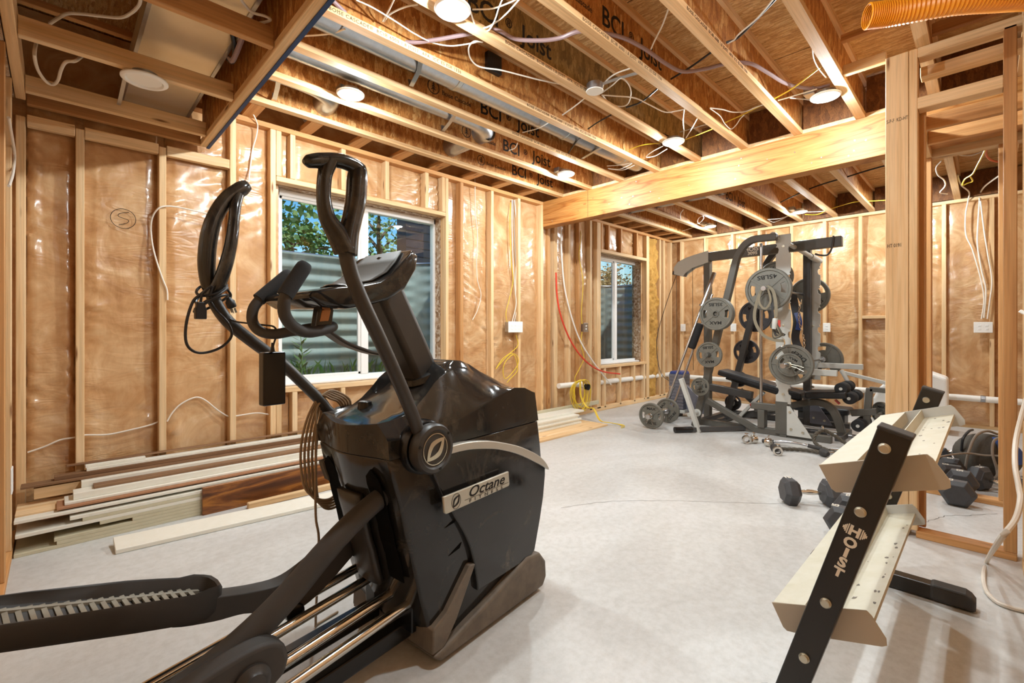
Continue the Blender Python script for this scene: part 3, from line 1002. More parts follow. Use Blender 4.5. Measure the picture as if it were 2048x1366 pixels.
def lerp_tab(tab, x):
    if x <= tab[0][0]: return tab[0][1]
    for (a, va), (b, vb) in zip(tab, tab[1:]):
        if x <= b:
            t = (x - a) / (b - a); t = t * t * (3 - 2 * t) * .5 + t * .5
            return va + (vb - va) * t
    return tab[-1][1]
REAR = [(-.03, .05), (-.05, .134), (-.085, .25), (-.111, .356), (-.143, .47), (-.172, .589), (-.197, .67), (-.212, .738)]
FRONT = [(.592, .744), (.612, .64), (.627, .523), (.612, .40), (.584, .3), (.556, .2), (.535, .12), (.53, .05)]
# lower shell: extruded side outline, slightly bulged faces
def shell(ws, poly_of_w, name, mat, bev=.012):
    m = MB()
    rings = []
    for w in ws:
        rings.append([E(s, w, z) for s, z in poly_of_w(w)])
    m.rings(rings)
    return m.build(name, mat, el, smooth=55, bevel=bev, seg=3)
def low_poly(w):
    k = 1 - .035 * (1 if (w < .004 or w > .426) else 0)
    sc, zc = .2, .4
    # the rear face bows out towards the user in the middle
    bow = -.035 * math.cos((w - .215) / .215 * PI / 2) ** 2
    P = [(s + bow * (1 if z > .1 else 0), z) for s, z in REAR] + FRONT
    return [(sc + (s - sc) * k, zc + (z - zc) * (k if z > .1 else 1)) for s, z in P]
shell((.0, .006, .06, .12, .18, .215, .25, .31, .37, .424, .43), low_poly, 'lower_shell', 'black_plastic')
RIDGE = [(-.24, .80), (-.1, .795), (.05, .81), (.15, .842), (.264, .874), (.422, .908), (.50, .90), (.56, .872)]
CREST = [(-.24, .85), (-.16, .853), (-.09, .866), (-.04, .90), (.012, .957), (.06, .985), (.098, 1.0), (.16, 1.003), (.2, .992), (.325, .94), (.43, .905), (.56, .866)]
INNER = [(-.24, .828), (-.2, .826), (-.1, .862), (0, .905), (.05, .94), (.09, 1.0), (.13, 1.035), (.19, 1.03), (.3, .978), (.42, .925), (.56, .868)]
SS = [-.218, -.205, -.18, -.14, -.1, -.06, -.02, .02, .05, .08, .11, .14, .18, .23, .29, .35, .42, .49, .54, .565]
def up_poly(w):
    u = min(w, .43 - w)
    bow = -.035 * math.cos((w - .215) / .215 * PI / 2) ** 2
    k = max(0, min(1, u / .05)); k2 = max(0, min(1, (u - .05) / .03))
    top = []
    for i, s in enumerate(SS):
        z = lerp_tab(RIDGE, s) * (1 - k) + lerp_tab(CREST, s) * k
        z = z * (1 - k2) + lerp_tab(INNER, s) * k2
        if s < -.19 and k2 > 0:                    # raised rear lip of the tray
            z = max(z, .846 - .012 * math.sin((w - .08) / .27 * PI) )
        top.append((s + bow * (1 - i / 8 if i < 8 else 0), z))
    return [(-.212 + bow, .7395)] + top + [(.5905, .7455)]
shell((.0, .012, .03, .05, .06, .07, .08, .12, .17, .215, .26, .31, .35, .36, .37, .38, .40, .418, .43), up_poly, 'upper_shell', 'black_plastic', .005)
m = MB()
m.cyl(E(-.10, .30, .84), E(-.10, .30, .885), .03, 18, .024)
m.build('cup_knob', 'black_gloss', el, smooth=True, bevel=.004)
# bulged side cover with the swooping edge
def pr(poly, w0, w1, name, mat, bev=.006, par=None, seg=2):
    m = MB()
    m.prism(poly, lambda u, v, w: E(u, w, v), (w0, w1))
    return m.build(name, mat, par or el, smooth=50, bevel=bev, seg=seg)
def c2(pts, sub=6):
    return [(p.x, p.y) for p in catmull([(a, b, 0) for a, b in pts], sub)]
edge = c2([(-.06, .73), (-.06, .69), (-.018, .60), (.041, .50), (.104, .40), (.143, .31), (.165, .215), (.17, .17)])
top_arc = c2([(.615, .545), (.56, .585), (.42, .642), (.30, .682), (.206, .706), (.1, .722), (.0, .73)])
pr(edge + [(.50, .17), (.535, .19), (.575, .31), (.602, .41), (.615, .50)] + top_arc, -.022, .02, 'side_cover', 'black_plastic', .008, seg=3)
pr(edge + [(.50, .17), (.535, .19), (.575, .31), (.602, .41), (.615, .50)] + top_arc, .41, .452, 'side_cover', 'black_plastic', .008, seg=3)
strip_top = c2([(-.02, .742), (.1, .742), (.206, .728), (.30, .705), (.42, .665), (.54, .608), (.60, .565), (.632, .528)])
strip_bot = c2([(.632, .518), (.595, .54), (.54, .57), (.42, .63), (.30, .675), (.206, .698), (.1, .714), (-.02, .716)])
pr(strip_top + strip_bot, -.03, .0, 'trim_strip', 'strip_silver', .003)
pr(strip_top + strip_bot, .43, .46, 'trim_strip', 'strip_silver', .003)
for a, b in (((.02, .45), (.085, .475)), ((.04, .345), (.105, .372))):
    pr([a, b, (b[0] - .01, b[1] - .018)], -.002, .0, 'vent_nick', 'dark_void', 0)
# base skirt with its fin
pr([(-.055, .045), (-.02, .014), (.585, .014), (.612, .05), (.606, .12), (.56, .175), (.47, .185), (.25, .118), (.0, .055)], -.032, .465, 'base_skirt', 'base_dusty', .012, seg=3)
pr([(-.055, .05), (-.05, .135), (.015, .165), (.13, .285), (.158, .28), (.06, .12), (.0, .05)], -.024, .454, 'base_fin', 'base_dusty', .006)
m = MB()
for s, w in ((.06, .02), (.06, .41), (.54, .02), (.54, .41)):
    m = MB(); m.lathe([(.022, 0), (.024, .004), (.018, .02), (.01, .03)], E(s, w, 0), (0, 0, 1), 16)
    m.build('foot', 'black_rubber', el, smooth=True)
# uncut pedal link slots: their inner shade put on as near-black patches
def rear_x(z): return lerp_tab([(z_, s_) for s_, z_ in REAR], z)
def slot_shade(w, z0, z1, hw):
    P = []
    N = 14
    for k in range(N + 1):
        t = k / N; z = z0 + (z1 - z0) * t
        h = hw * min(1, math.sqrt(max(0, 1 - (max(0, (t - .86)) / .14) ** 2)))
        P.append((z, h))
    m = MB()
    for sgn in (0,):
        a = []; b = []
        for z, h in P:
            bow = -.035 * math.cos((w - .215) / .215 * PI / 2) ** 2
            s = rear_x(z) + bow
            a.append(m.bm.verts.new(E(s - .006, w - h, z))); b.append(m.bm.verts.new(E(s - .006, w + h, z)))
        for i in range(N):
            m.face([a[i], b[i], b[i + 1], a[i + 1]])
    o = m.build('link_slot_shade', 'dark_void', el)
    sd = o.modifiers.new('solid', 'SOLIDIFY'); sd.thickness = .004
    return o
slot_shade(.085, .30, .70, .038)
slot_shade(.345, .30, .70, .038)
def panel(w0, w1, z0, z1, name, mat, proud=.016):
    m = MB(); rows = []
    for k in range(9):
        z = z0 + (z1 - z0) * k / 8
        row = []
        for j in range(7):
            w = w0 + (w1 - w0) * j / 6
            bow = -.035 * math.cos((w - .215) / .215 * PI / 2) ** 2
            row.append(m.bm.verts.new(E(rear_x(z) + bow - proud, w, z)))
        rows.append(row)
    for a, b in zip(rows, rows[1:]):
        for j in range(6): m.face([a[j], a[j + 1], b[j + 1], b[j]])
    o = m.build(name, mat, el, smooth=True)
    sd = o.modifiers.new('solid', 'SOLIDIFY'); sd.thickness = .02; sd.offset = 0
    return o
panel(.15, .275, .27, .60, 'rear_panel', 'arm_paint')
m = MB(); m.cyl(E(-.172, .21, .47), E(-.19, .21, .475), .012, 16); m.build('panel_screw', 'zinc', el, smooth=True, bevel=.002)
panel(.375, .415, .60, .67, 'warning_label', 'grey_cloth', .0115)
# ---- hubs
for side, sgn in ((-.0, -1), (.43, 1)):
    c = (-.085, .762)
    def hp(r, d): return (r, d)
    ax = EN * sgn
    o = E(c[0], side, c[1])
    MB().lathe([(.09, -.01), (.09, .022), (.084, .03), (.07, .03)], o, ax, 40).build('hub_ring', 'black_gloss', el, smooth=True)
    h = MB().lathe([(.06, .03), (.079, .034), (.082, .042), (.082, .064), (.076, .074), (.064, .076), (.058, .070), (.0005, .070)], o, ax, 40).build('hub_cap', 'arm_paint', el, smooth=35)
    q = MB()
    n = 30
    for k in range(n):                                # chrome ring with the pointed-lens emblem
        a, b = 2 * PI * k / n, 2 * PI * (k + 1) / n
        q.prism([(.052 * math.cos(a), .052 * math.sin(a)), (.052 * math.cos(b), .052 * math.sin(b)), (.0495 * math.cos(b), .0495 * math.sin(b)), (.0495 * math.cos(a), .0495 * math.sin(a))],
                lambda u, v, w: E(c[0] + u, side + sgn * w, c[1] + v), (.070, .0725))
    def lens(sx, sy, rot, n=10):
        P = []
        for k in range(n + 1):
            t = -1 + 2 * k / n; P.append((t * sx, sy * (1 - abs(t) ** 1.7)))
        for k in range(1, n):
            t = 1 - 2 * k / n; P.append((t * sx, -sy * (1 - abs(t) ** 1.7)))
        cr, sr = math.cos(rot), math.sin(rot)
        return [(u * cr - v * sr, u * sr + v * cr) for u, v in P]
    O, I = lens(.05, .03, R(42)), lens(.034, .013, R(42))
    for k in range(len(O)):
        k2 = (k + 1) % len(O)
        q.prism([O[k], O[k2], I[k2], I[k]], lambda u, v, w: E(c[0] + u, side + sgn * w, c[1] + v), (.070, .074))
    q.build('hub_emblem', 'chrome', h)
    for a in (R(40), R(165), R(285)):
        sc = MB(); sc.cyl(E(c[0] + .069 * math.cos(a), side + sgn * .07, c[1] + .069 * math.sin(a)), E(c[0] + .069 * math.cos(a), side + sgn * .0775, c[1] + .069 * math.sin(a)), .005, 10)
        sc.build('hub_screw', 'black_gloss', h)
# ---- moving arms and looped handles
near_arm = [(-.118, -.035, .80), (-.145, -.04, .86), (-.214, -.055, .982), (-.297, -.07, 1.121), (-.365, -.085, 1.226), (-.402, -.09, 1.298), (-.421, -.095, 1.356), (-.427, -.1, 1.395)]
a1 = MB().tube(EP(near_arm), .0205, 16, sub=5).build('swing_arm', 'arm_paint', el, smooth=True)
m = MB()
m.tube(EP([(-.427, -.1, 1.36), (-.453, -.1, 1.404), (-.477, -.1, 1.437), (-.487, -.1, 1.487), (-.484, -.1, 1.543), (-.472, -.1, 1.585)]), [.030, .0265, .021, .018, .018, .022], 16, sub=5)
m.tube(EP([(-.424, -.1, 1.352), (-.416, -.1, 1.41), (-.405, -.1, 1.453), (-.395, -.1, 1.501), (-.391, -.1, 1.557), (-.388, -.1, 1.584)]), [.029, .0265, .026, .0275, .0275, .024], 16, sub=5)
m.tube(EP([(-.540, -.1, 1.563), (-.528, -.1, 1.567), (-.50, -.1, 1.577), (-.449, -.1, 1.592), (-.410, -.1, 1.592), (-.388, -.1, 1.582), (-.376, -.1, 1.565)]), [.006, .016, .0195, .019, .020, .024, .016], 16, sub=5)
m.build('loop_handle', 'black_plastic', a1, smooth=True)
far_arm = [(-.11, .455, .80), (-.159, .46, .842), (-.184, .465, .879), (-.257, .475, .961), (-.325, .485, 1.033), (-.423, .495, 1.115), (-.493, .5, 1.18), (-.53, .5, 1.24), (-.539, .5, 1.285)]
a2 = MB().tube(EP(far_arm), .0205, 16, sub=5).build('swing_arm', 'arm_paint', el, smooth=True)
m = MB()
m.tube(EP([(-.539, .5, 1.262), (-.549, .505, 1.312), (-.553, .505, 1.377), (-.545, .505, 1.459), (-.526, .505, 1.528), (-.492, .505, 1.59), (-.45, .5, 1.632), (-.432, .5, 1.648)]), [.02, .024, .026, .026, .024, .024, .025, .019], 16, sub=5)
m.tube(EP([(-.543, .485, 1.262), (-.526, .465, 1.312), (-.508, .46, 1.379), (-.495, .46, 1.447), (-.486, .465, 1.514), (-.478, .475, 1.564), (-.462, .49, 1.606)]), [.021, .021, .02, .0185, .017, .017, .015], 14, sub=5)
m.build('loop_handle', 'black_plastic', a2, smooth=True)
# ---- mast and console
m = MB()
m.sweep(EP([(.115, .215, .94), (.03, .215, 1.10), (-.066, .215, 1.27), (-.105, .215, 1.335)]), .10, .115, up=(0, 0, 1))
m.build('mast', 'arm_paint', el, smooth=50, bevel=.022, seg=4)
MB().lathe([(.09, 0), (.082, .02), (.07, .022)], E(.105, .215, .975), tuple(E(.03, .215, 1.10) - E(.115, .215, .94)), 28).build('mast_collar', 'black_plastic', el, smooth=True)
con = [(-.445, 1.244), (-.438, 1.260), (-.378, 1.276), (-.274, 1.291), (-.21, 1.307), (-.162, 1.337), (-.119, 1.378), (-.07, 1.430), (-.046, 1.412), (-.054, 1.364), (-.102, 1.292), (-.175, 1.247), (-.251, 1.226), (-.329, 1.213), (-.402, 1.219)]
m = MB(); rings = []
for w, k in ((.050, .86), (.058, .97), (.075, 1), (.215, 1.02), (.355, 1), (.372, .97), (.38, .86)):
    sc, zc = -.22, 1.30
    rings.append([E(sc + (s - sc) * (k if k <= 1 else 1), w, zc + (z - zc) * k) for s, z in con])
m.rings(rings)
co = m.build('console', 'black_plastic', el, smooth=50, bevel=.006, seg=2)
face = [(-.262, 1.293), (-.21, 1.309), (-.162, 1.339), (-.119, 1.380), (-.078, 1.424)]
m = MB(); rows = []
for i, (s, z) in enumerate(face):
    t = i / 4; hw = .105 + .03 * math.sin(t * PI)
    rows.append([m.bm.verts.new(E(s - .004, .215 + hw * (j / 6 - 1), z + .005)) for j in range(13)])
for a, b in zip(rows, rows[1:]):
    for j in range(12): m.face([a[j], a[j + 1], b[j + 1], b[j]])
o = m.build('display_face', 'badge_silver', co, smooth=True)
o.data.materials.clear(); o.data.materials.append(simple('display_film', (50, 47, 41), .6, c2=(62, 58, 50), scale=20))
sd = o.modifiers.new('solid', 'SOLIDIFY'); sd.thickness = .004
m = MB(); m.tube([E(-.096 + .012 * abs(j / 5), .215 + .075 * j / 5, 1.412 - .012 * abs(j / 5)) for j in range(-5, 6)], .006, 8, flat=.5); m.build('display_window', 'black_gloss', co, smooth=True)
m = MB(); m.ball(E(-.27, .19, 1.292), .05, 18, 8, (1, 1.1, .2)); m.build('keypad_ridge', 'black_gloss', co, smooth=True)
MB().prism([(-.37, 1.150), (-.356, 1.236), (-.302, 1.242), (-.314, 1.152)], lambda u, v, w: E(u, w, v), (.16, .195)).build('heart_monitor', 'black_gloss', co, bevel=.006)
m = MB(); m.prism([(-.356, 1.176), (-.348, 1.212), (-.318, 1.217), (-.327, 1.179)], lambda u, v, w: E(u, w, v), (.157, .161))
scr = m.build('heart_monitor_label', 'screen_orange', co, bevel=.0015)
# fixed handlebar
br = MB().tube(EP([(-.503, .06, 1.255), (-.512, .06, 1.225), (-.505, .07, 1.191), (-.474, .09, 1.161), (-.425, .11, 1.144), (-.357, .15, 1.148), (-.295, .19, 1.160), (-.29, .215, 1.162), (-.30, .24, 1.162), (-.379, .28, 1.147), (-.427, .31, 1.137), (-.457, .34, 1.147), (-.471, .36, 1.177), (-.468, .36, 1.219), (-.442, .36, 1.257)]), .0165, 14, sub=6).build('fixed_handlebar', 'black_rubber', el, smooth=True)
for a, b in (((-.452, .06, 1.335), (-.510, .06, 1.243)), ((-.352, .36, 1.342), (-.452, .36, 1.248))):
    p, q = E(*a), E(*b)
    MB().lathe([(.006, -.004), (.016, -.002), (.0205, .006), (.0215, .02), (.0215, (q - p).length), (.017, (q - p).length)], p, tuple(q - p), 20).build('grip', 'foam', br, smooth=True)
MB().sweep(EP([(-.318, .2, 1.15), (-.256, .2, 1.11), (-.193, .2, 1.085), (-.136, .2, 1.069), (-.06, .2, 1.06)]), .055, .012, sub=4).build('handlebar_arm', 'arm_paint', el, smooth=50, bevel=.004)
MB().box(-.02, .02, -.06, .0, -.003, .003)
# ---- badge with lettering
bd = pr([(-.032, .586), (.317, .591), (.323, .538), (.318, .532), (-.018, .524), (-.026, .53)], -.052, -.042, 'badge', 'badge_silver', .003)
for s_ in (.0, .29): MB().cyl(E(s_, -.042, .556), E(s_, -.018, .556), .010, 10).build('badge_standoff', 'black_gloss', bd)
bx, bz = EE + Vector((0, 0, .006)), Vector((0, 0, 1))
text_part('lettering', 'Octane', .052, frame(E(.085, -.0525, .5505), bx, bz), 'ink', bd, .0004, bold=.0006, xs=1.3, shear=.3)
text_part('lettering', 'F  I  T  N  E  S  S', .016, frame(E(.092, -.0525, .5325), bx, bz), 'ink', bd, .0004, xs=1.7)
m = MB()
for k in range(28):
    a, b = 2 * PI * k / 28, 2 * PI * (k + 1) / 28
    m.prism([(.022 * math.cos(a), .027 * math.sin(a)), (.022 * math.cos(b), .027 * math.sin(b)), (.0205 * math.cos(b), .0255 * math.sin(b)), (.0205 * math.cos(a), .0255 * math.sin(a))], lambda u, v, w: E(.028 + u, w, .556 + v), (-.0528, -.0522))
O, I = lens(.024, .015, R(52)), lens(.017, .007, R(52))
for k in range(len(O)):
    k2 = (k + 1) % len(O)
    m.prism([O[k], O[k2], I[k2], I[k]], lambda u, v, w: E(.028 + u, w, .556 + v), (-.053, -.0522))
for z in (.546,):
    m.prism([(.07, z), (.315, z + .0015), (.315, z + .0028), (.07, z + .0013)], lambda u, v, w: E(u, w, v), (-.0526, -.0522))
m.build('badge_emblem', 'ink', bd)
# ---- pedal links, pedals, rails
def pedal(s0, w0, z0, s1, z1, hw, par, name='foot_pedal'):
    """tapered foot tray from the toe (s0,z0) back to the heel (s1,z1)"""
    m = MB(); n = 26
    out, inn = [], []
    def P(t):                                 # outline parameter round the tray
        return t
    ring = []
    L = s1 - s0
    for k in range(n):
        a = 2 * PI * k / n
        cu, cv = math.cos(a), math.sin(a)
        u = .5 - .5 * math.copysign(abs(cu) ** .55, cu)
        v = math.copysign(abs(cv) ** (.45), cv)
        wid = hw * (.80 + .20 * math.sin(min(1, u * 1.5) * PI / 2))
        ring.append((s0 + L * u, w0 + wid * v, z0 + (z1 - z0) * u, u))
    rows = []
    for dz, ins, tz in ((-.034, .014, 0), (-.02, .0, 0), (.03, -.006, 1), (.037, -.002, 1), (.035, .006, 1), (.008, .012, 0), (.004, .018, 0)):
        row = []
        for s, w, z, u in ring:
            cs, cw = s0 + L * .5, w0
            d = Vector((s - cs, w - cw, 0)); ln = d.length
            d = d * ((ln - ins) / ln)
            h = dz
            if tz: h = dz * (1.15 - .5 * max(0, (u - .45)) * 1.6 + (.25 if u < .12 else 0))
            row.append(E(cs + d.x, cw + d.y, z + h))
        rows.append(row)
    m.rings(rows, cap=True)
    o = m.build(name, 'black_rubber', par, smooth=50)
    g = MB()
    for k in range(24):
        u = .10 + .86 * k / 23
        s = s0 + L * u; z = z0 + (z1 - z0) * u + .007
        g.bar(E(s, w0 - hw * .72, z), E(s, w0 + hw * .72, z), .010, .008)
    g.bar(E(s0 + L * .06, w0 - hw * .5, z0 + (z1 - z0) * .06 + .006), E(s0 + L * .97, w0 - hw * .5, z1 + .006), .014, .008)
    g.bar(E(s0 + L * .06, w0 + hw * .5, z0 + (z1 - z0) * .06 + .006), E(s0 + L * .97, w0 + hw * .5, z1 + .006), .014, .008)
    g.build('tread_grid', 'tread_grid_mat', o)
    return o
simple('tread_grid_mat', (128, 122, 110), .5, c2=(150, 144, 130), scale=30)
fl_ = pr(c2([(-.12, .455), (-.164, .43), (-.261, .378), (-.332, .346), (-.399, .331), (-.491, .345), (-.588, .372), (-.62, .378)], 4) +
         c2([(-.64, .36), (-.72, .372), (-.70, .338), (-.601, .306), (-.52, .29), (-.446, .256), (-.392, .232), (-.33, .228), (-.25, .262), (-.13, .34)], 4), .30, .365, 'pedal_link', 'black_rubber', .012, seg=3)
pedal(-.575, .352, .348, -1.16, .528, .088, fl_)
MB().cyl(E(-.367, .285, .225), E(-.367, .32, .225), .030, 24).build('roller', 'black_gloss', fl_, smooth=True, bevel=.004)
nl = MB().tube(EP([(-.09, .08, .612), (-.13, .08, .612), (-.171, .08, .603), (-.228, .08, .583), (-.317, .08, .536), (-.398, .08, .482), (-.472, .08, .426), (-.54, .08, .382), (-.603, .08, .349), (-.672, .08, .321), (-.80, .08, .29), (-.95, .08, .285)]), [.024, .027, .029, .03, .031, .032, .033, .034, .034, .034, .03, .028], 16, sub=4, flat=1.15).build('pedal_link', 'black_rubber', el, smooth=True)
pr(c2([(-.53, .30), (-.545, .345), (-.60, .368), (-.70, .362), (-.85, .335), (-1.0, .32)], 5) + [(-1.0, .24), (-.85, .22), (-.66, .225), (-.58, .24), (-.54, .265)], -.01, .05, 'link_housing', 'black_rubber', .012, nl, 3)
MB().lathe([(.045, 0), (.045, .008), (.032, .016), (.028, .022), (.001, .024)], E(-.625, -.01, .29), tuple(-EN), 28).build('housing_cap', 'arm_paint', nl, smooth=True)
pedal(-.70, .02, .28, -1.27, .36, .085, nl)
for w, s0, z0 in ((.33, -.105, .262), (.262, -.098, .243), (.15, -.074, .222), (.08, -.055, .202)):
    k = (z0 - .10) / 1.15
    MB().cyl(E(s0 + .012, w, z0), E(-1.22, w, z0 - .118), .0165, 20).build('rail', 'chrome', el, smooth=True)
m = MB()
m.prism([(.29, .205), (.29, .27), (.34, .285), (.35, .25), (.345, .21)], lambda u, v, w: E(w - .1, u, v), (0, .02))
m.prism([(.06, .10), (.06, .19), (.085, .225), (.165, .245), (.175, .17), (.15, .10)], lambda u, v, w: E(w - .075, u, v), (0, .02))
m.prism([(.24, .12), (.24, .25), (.285, .265), (.30, .18), (.29, .12)], lambda u, v, w: E(w - .10, u, v), (0, .02))
m.build('rail_bracket', 'black_gloss', el, bevel=.004)
MB().bar(E(-.02, .115, .10), E(-1.22, .115, .05), .045, .06).bar(E(-.02, .30, .10), E(-1.22, .30, .05), .045, .06).build('frame_beam', 'black_gloss', el, bevel=.006)
MB().bar(E(-1.22, -.02, .045), E(-1.22, .46, .045), .07, .085).build('rear_foot', 'black_rubber', el, bevel=.015)
# ---- cords hung on the trainer
pc = thing('cable', 'black power cord knotted round the far arm of the elliptical trainer', 'cable', tuple(E(-.54, .5, 1.25)))
m = MB()
for k in range(4):
    o = .006 * k
    m.tube([E(-.545 + (.040 + o * .3) * math.cos(a), .487 + (.047 + o * .3) * math.sin(a), 1.284 - .016 * k + .018 * math.sin(a + k) + .02 * math.cos(a)) for a in [2 * PI * j / 18 for j in range(18)]], .0042, 8, closed=True)
m.tube(EP([(-.560, .44, 1.29), (-.585, .455, 1.262), (-.606, .46, 1.235), (-.623, .46, 1.165), (-.62, .46, 1.104), (-.586, .46, 1.078), (-.53, .46, 1.092), (-.496, .46, 1.13), (-.508, .458, 1.174), (-.544, .452, 1.214), (-.562, .45, 1.25), (-.556, .445, 1.29)]), .0042, 8, sub=6)
m.tube(EP([(-.57, .44, 1.28), (-.583, .45, 1.26), (-.586, .455, 1.23)]), .004, 8, sub=4)
m.tube(EP([(-.51, .45, 1.28), (-.50, .455, 1.265), (-.503, .455, 1.25)]), .004, 8, sub=4)
m.build('cord', 'cable_black', pc, smooth=True)
MB().prism([(-.597, 1.238), (-.575, 1.238), (-.573, 1.222), (-.570, 1.218), (-.570, 1.184), (-.601, 1.184), (-.601, 1.218), (-.598, 1.222)], lambda u, v, w: E(u, w, v), (.447, .467)).build('socket_plug', 'cable_black', pc, bevel=.003)
m = MB(); m.lathe([(.006, 0), (.009, .008), (.014, .014), (.014, .032), (.011, .036)], E(-.507, .455, 1.256), tuple(E(-.49, .455, 1.21) - E(-.507, .455, 1.256)), 14)
pg = m.build('wall_plug', 'cable_black', pc, smooth=True)
d = (E(-.49, .455, 1.21) - E(-.507, .455, 1.256)).normalized()
b = E(-.507, .455, 1.256) + d * .036
m = MB()
for off in (-.006, .006): m.bar(b + EE * off, b + EE * off + d * .016, .0015, .006)
m.cyl(b + EN * .006, b + EN * .006 + d * .018, .0024, 8)
m.build('prong', 'bolt_zinc', pg)
ad = thing('power_adapter', 'black power adapter brick hanging by its cord from the handlebar of the elliptical trainer', 'power adapter', tuple(E(-.42, .33, 1.0)))
MB().prism([(-.457, 1.079), (-.386, 1.079), (-.386, .908), (-.457, .908)], lambda u, v, w: E(u, w, v), (.315, .352)).build('brick', 'black_gloss', ad, bevel=.005)
MB().lathe([(.004, .03), (.005, .018), (.0075, .002), (.0075, -.003)], E(-.421, .333, 1.079), (0, 0, 1), 12).build('strain_relief', 'cable_black', ad, smooth=True)
MB().tube(EP([(-.421, .333, 1.09), (-.418, .325, 1.115), (-.421, .300, 1.14), (-.428, .308, 1.16), (-.44, .335, 1.165), (-.471, .40, 1.172), (-.486, .47, 1.18), (-.505, .49, 1.20)]), .003, 8, sub=6).build('cable', 'cable_black', ad, smooth=True)
cc = MB()
rr = random.Random(11)
for k in range(5):
    j = .012 * k
    cc.tube(EP([(-.15 + j, .452 + .004 * k, .885 + .004 * k), (-.19 + j * .6, .456, .90 + .003 * k), (-.232 + j, .462, .835), (-.256 + j * 1.1, .468 - .003 * k, .74), (-.258 + j * 1.2, .47, .635 + .02 * rr.random()), (-.244 + j, .463, .56 - .012 * k), (-.195 + j * .8, .455, .51 - .012 * k), (-.14 + j, .452, .505 - .006 * k), (-.09, .455, .56), (-.06, .46, .66), (-.07, .462, .78), (-.11 + j, .458, .862)]), .0047, 8, sub=5, closed=True)
cc.tube(EP([(-.175, .452, .89), (-.206, .452, .86), (-.213, .446, .80), (-.217, .44, .66), (-.217, .44, .46), (-.205, .44, .37), (-.20, .46, .20), (-.19, .49, .03), (-.17, .51, .006), (-.08, .52, .006)]), .0047, 8, sub=5)
tag(cc.build('cable_coil', 'cord_tan', smooth=True, origin=E(-.2, .46, .7)), 'coil of tan cable hung over the corner of the elliptical trainer', 'cable')
# ================================================================== DUMBBELL RACK
rk = thing('dumbbell_rack', 'two-tier dumbbell rack with black leaning uprights and empty cream trays, at right front', 'rack', (2.08, .3, 0))
LU = Vector((0, .236, -.782)).normalized()          # down along an upright
LR = Vector((0, -LU.z, LU.y)); LR = Vector((0, LU.z, -LU.y)) # across an upright, towards the right wall
def upright(x0, x1):
    """black rectangular tube from (Y .161, z .893) down to its floor foot"""
    m = MB()
    top = Vector((0, .161, .8925))
    bot = top + LU * .87
    hw = .036
    rings = []
    for c in (top, bot):
        rings.append([Vector((x, c.y + LR.y * s * hw, c.z + LR.z * s * hw)) for x, s in ((x0, -1), (x1, -1), (x1, 1), (x0, 1))])
    m.rings(rings)
    u = m.build('upright', 'black_steel', rk, bevel=.005, seg=3)
    c = MB()
    rings = []
    for d in (-.006, .004):
        cc = top + LU * d
        rings.append([Vector((x, cc.y + LR.y * s * (hw + .001), cc.z + LR.z * s * (hw + .001))) for x, s in ((x0 - .001, -1), (x1 + .001, -1), (x1 + .001, 1), (x0 - .001, 1))])
    c.rings(rings).build('end_cap', 'black_rubber', u, bevel=.003)
    return u
u1 = upright(1.494, 1.552)
u2 = upright(2.655, 2.713)
def rk_foot(x, yl=.61):
    m = MB()
    m.bar((x, yl - .05, .035), (x, .09, .035), .062, .062)
    f = m.build('floor_foot', 'black_steel', rk, bevel=.006, seg=2)
    for ya, yb in ((yl, yl - .09), (.03, .17)):
        t = MB()
        s = 1 if yb > ya else -1
        prof = [(ya + s * .03 * (1 - math.cos(a)) , .0) for a in (0,)]
        pts = [(0, .004), (0, .045), (.012, .062), (.03, .072), (abs(yb - ya), .072), (abs(yb - ya), .004)]
        t.prism(pts, lambda u, v, w: Vector((x + w, ya + s * u, v)), (-.037, .037))
        t.build('rubber_foot', 'black_rubber', f, bevel=.012, seg=3)
rk_foot(1.523, .50); rk_foot(2.684)
for y, z in ((.181, .851), (.23, .677), (.306, .409), (.357, .234)):
    o = Vector((1.494, y, z))
    b = MB().lathe([(.0125, 0), (.0135, .002), (.0135, .004), (.0115, .0055), (.0115, .010), (.0095, .0115), (.001, .0115)], o, (-1, 0, 0), 20)
    b.build('bolt', 'bolt_zinc', u1, smooth=30)
    o = Vector((2.655, y, z))
    MB().lathe([(.0125, 0), (.0135, .004), (.0115, .010), (.001, .011)], o, (-1, 0, 0), 16).build('bolt', 'bolt_zinc', u2, smooth=30)
# lettering down the front upright (barbell shaped first letter)
tx, ty = LR, -LU
FX = 1.4935
lo = MB()
def tri(cx_, cy_, s):
    pass
oH = Vector((FX, .242, .622))
for sgn in (-1, 1):
    for k, (a, h) in enumerate(((.0155, .014), (.0195, .0105), (.0225, .007), (.0255, .0035))):
        c = oH + tx * (sgn * a)
        lo.bar(c - ty * h, c + ty * h, .0028, .0006, up=(1, 0, 0))
lo.build('lettering_barbell', 'logo_white', u1)
for ch, d, sz, xs in (('H', 0, .036, 1.0), ('O', .0335, .036, 1.0), ('I', .0635, .034, 1.3), ('S', .0935, .036, 1.1), ('T', .1235, .034, 1.1)):
    text_part('lettering', ch, sz, frame(oH + LU * (d + .0125) , tx, ty), 'logo_white', u1, .0004, align='CENTER', bold=.0016, xs=xs)
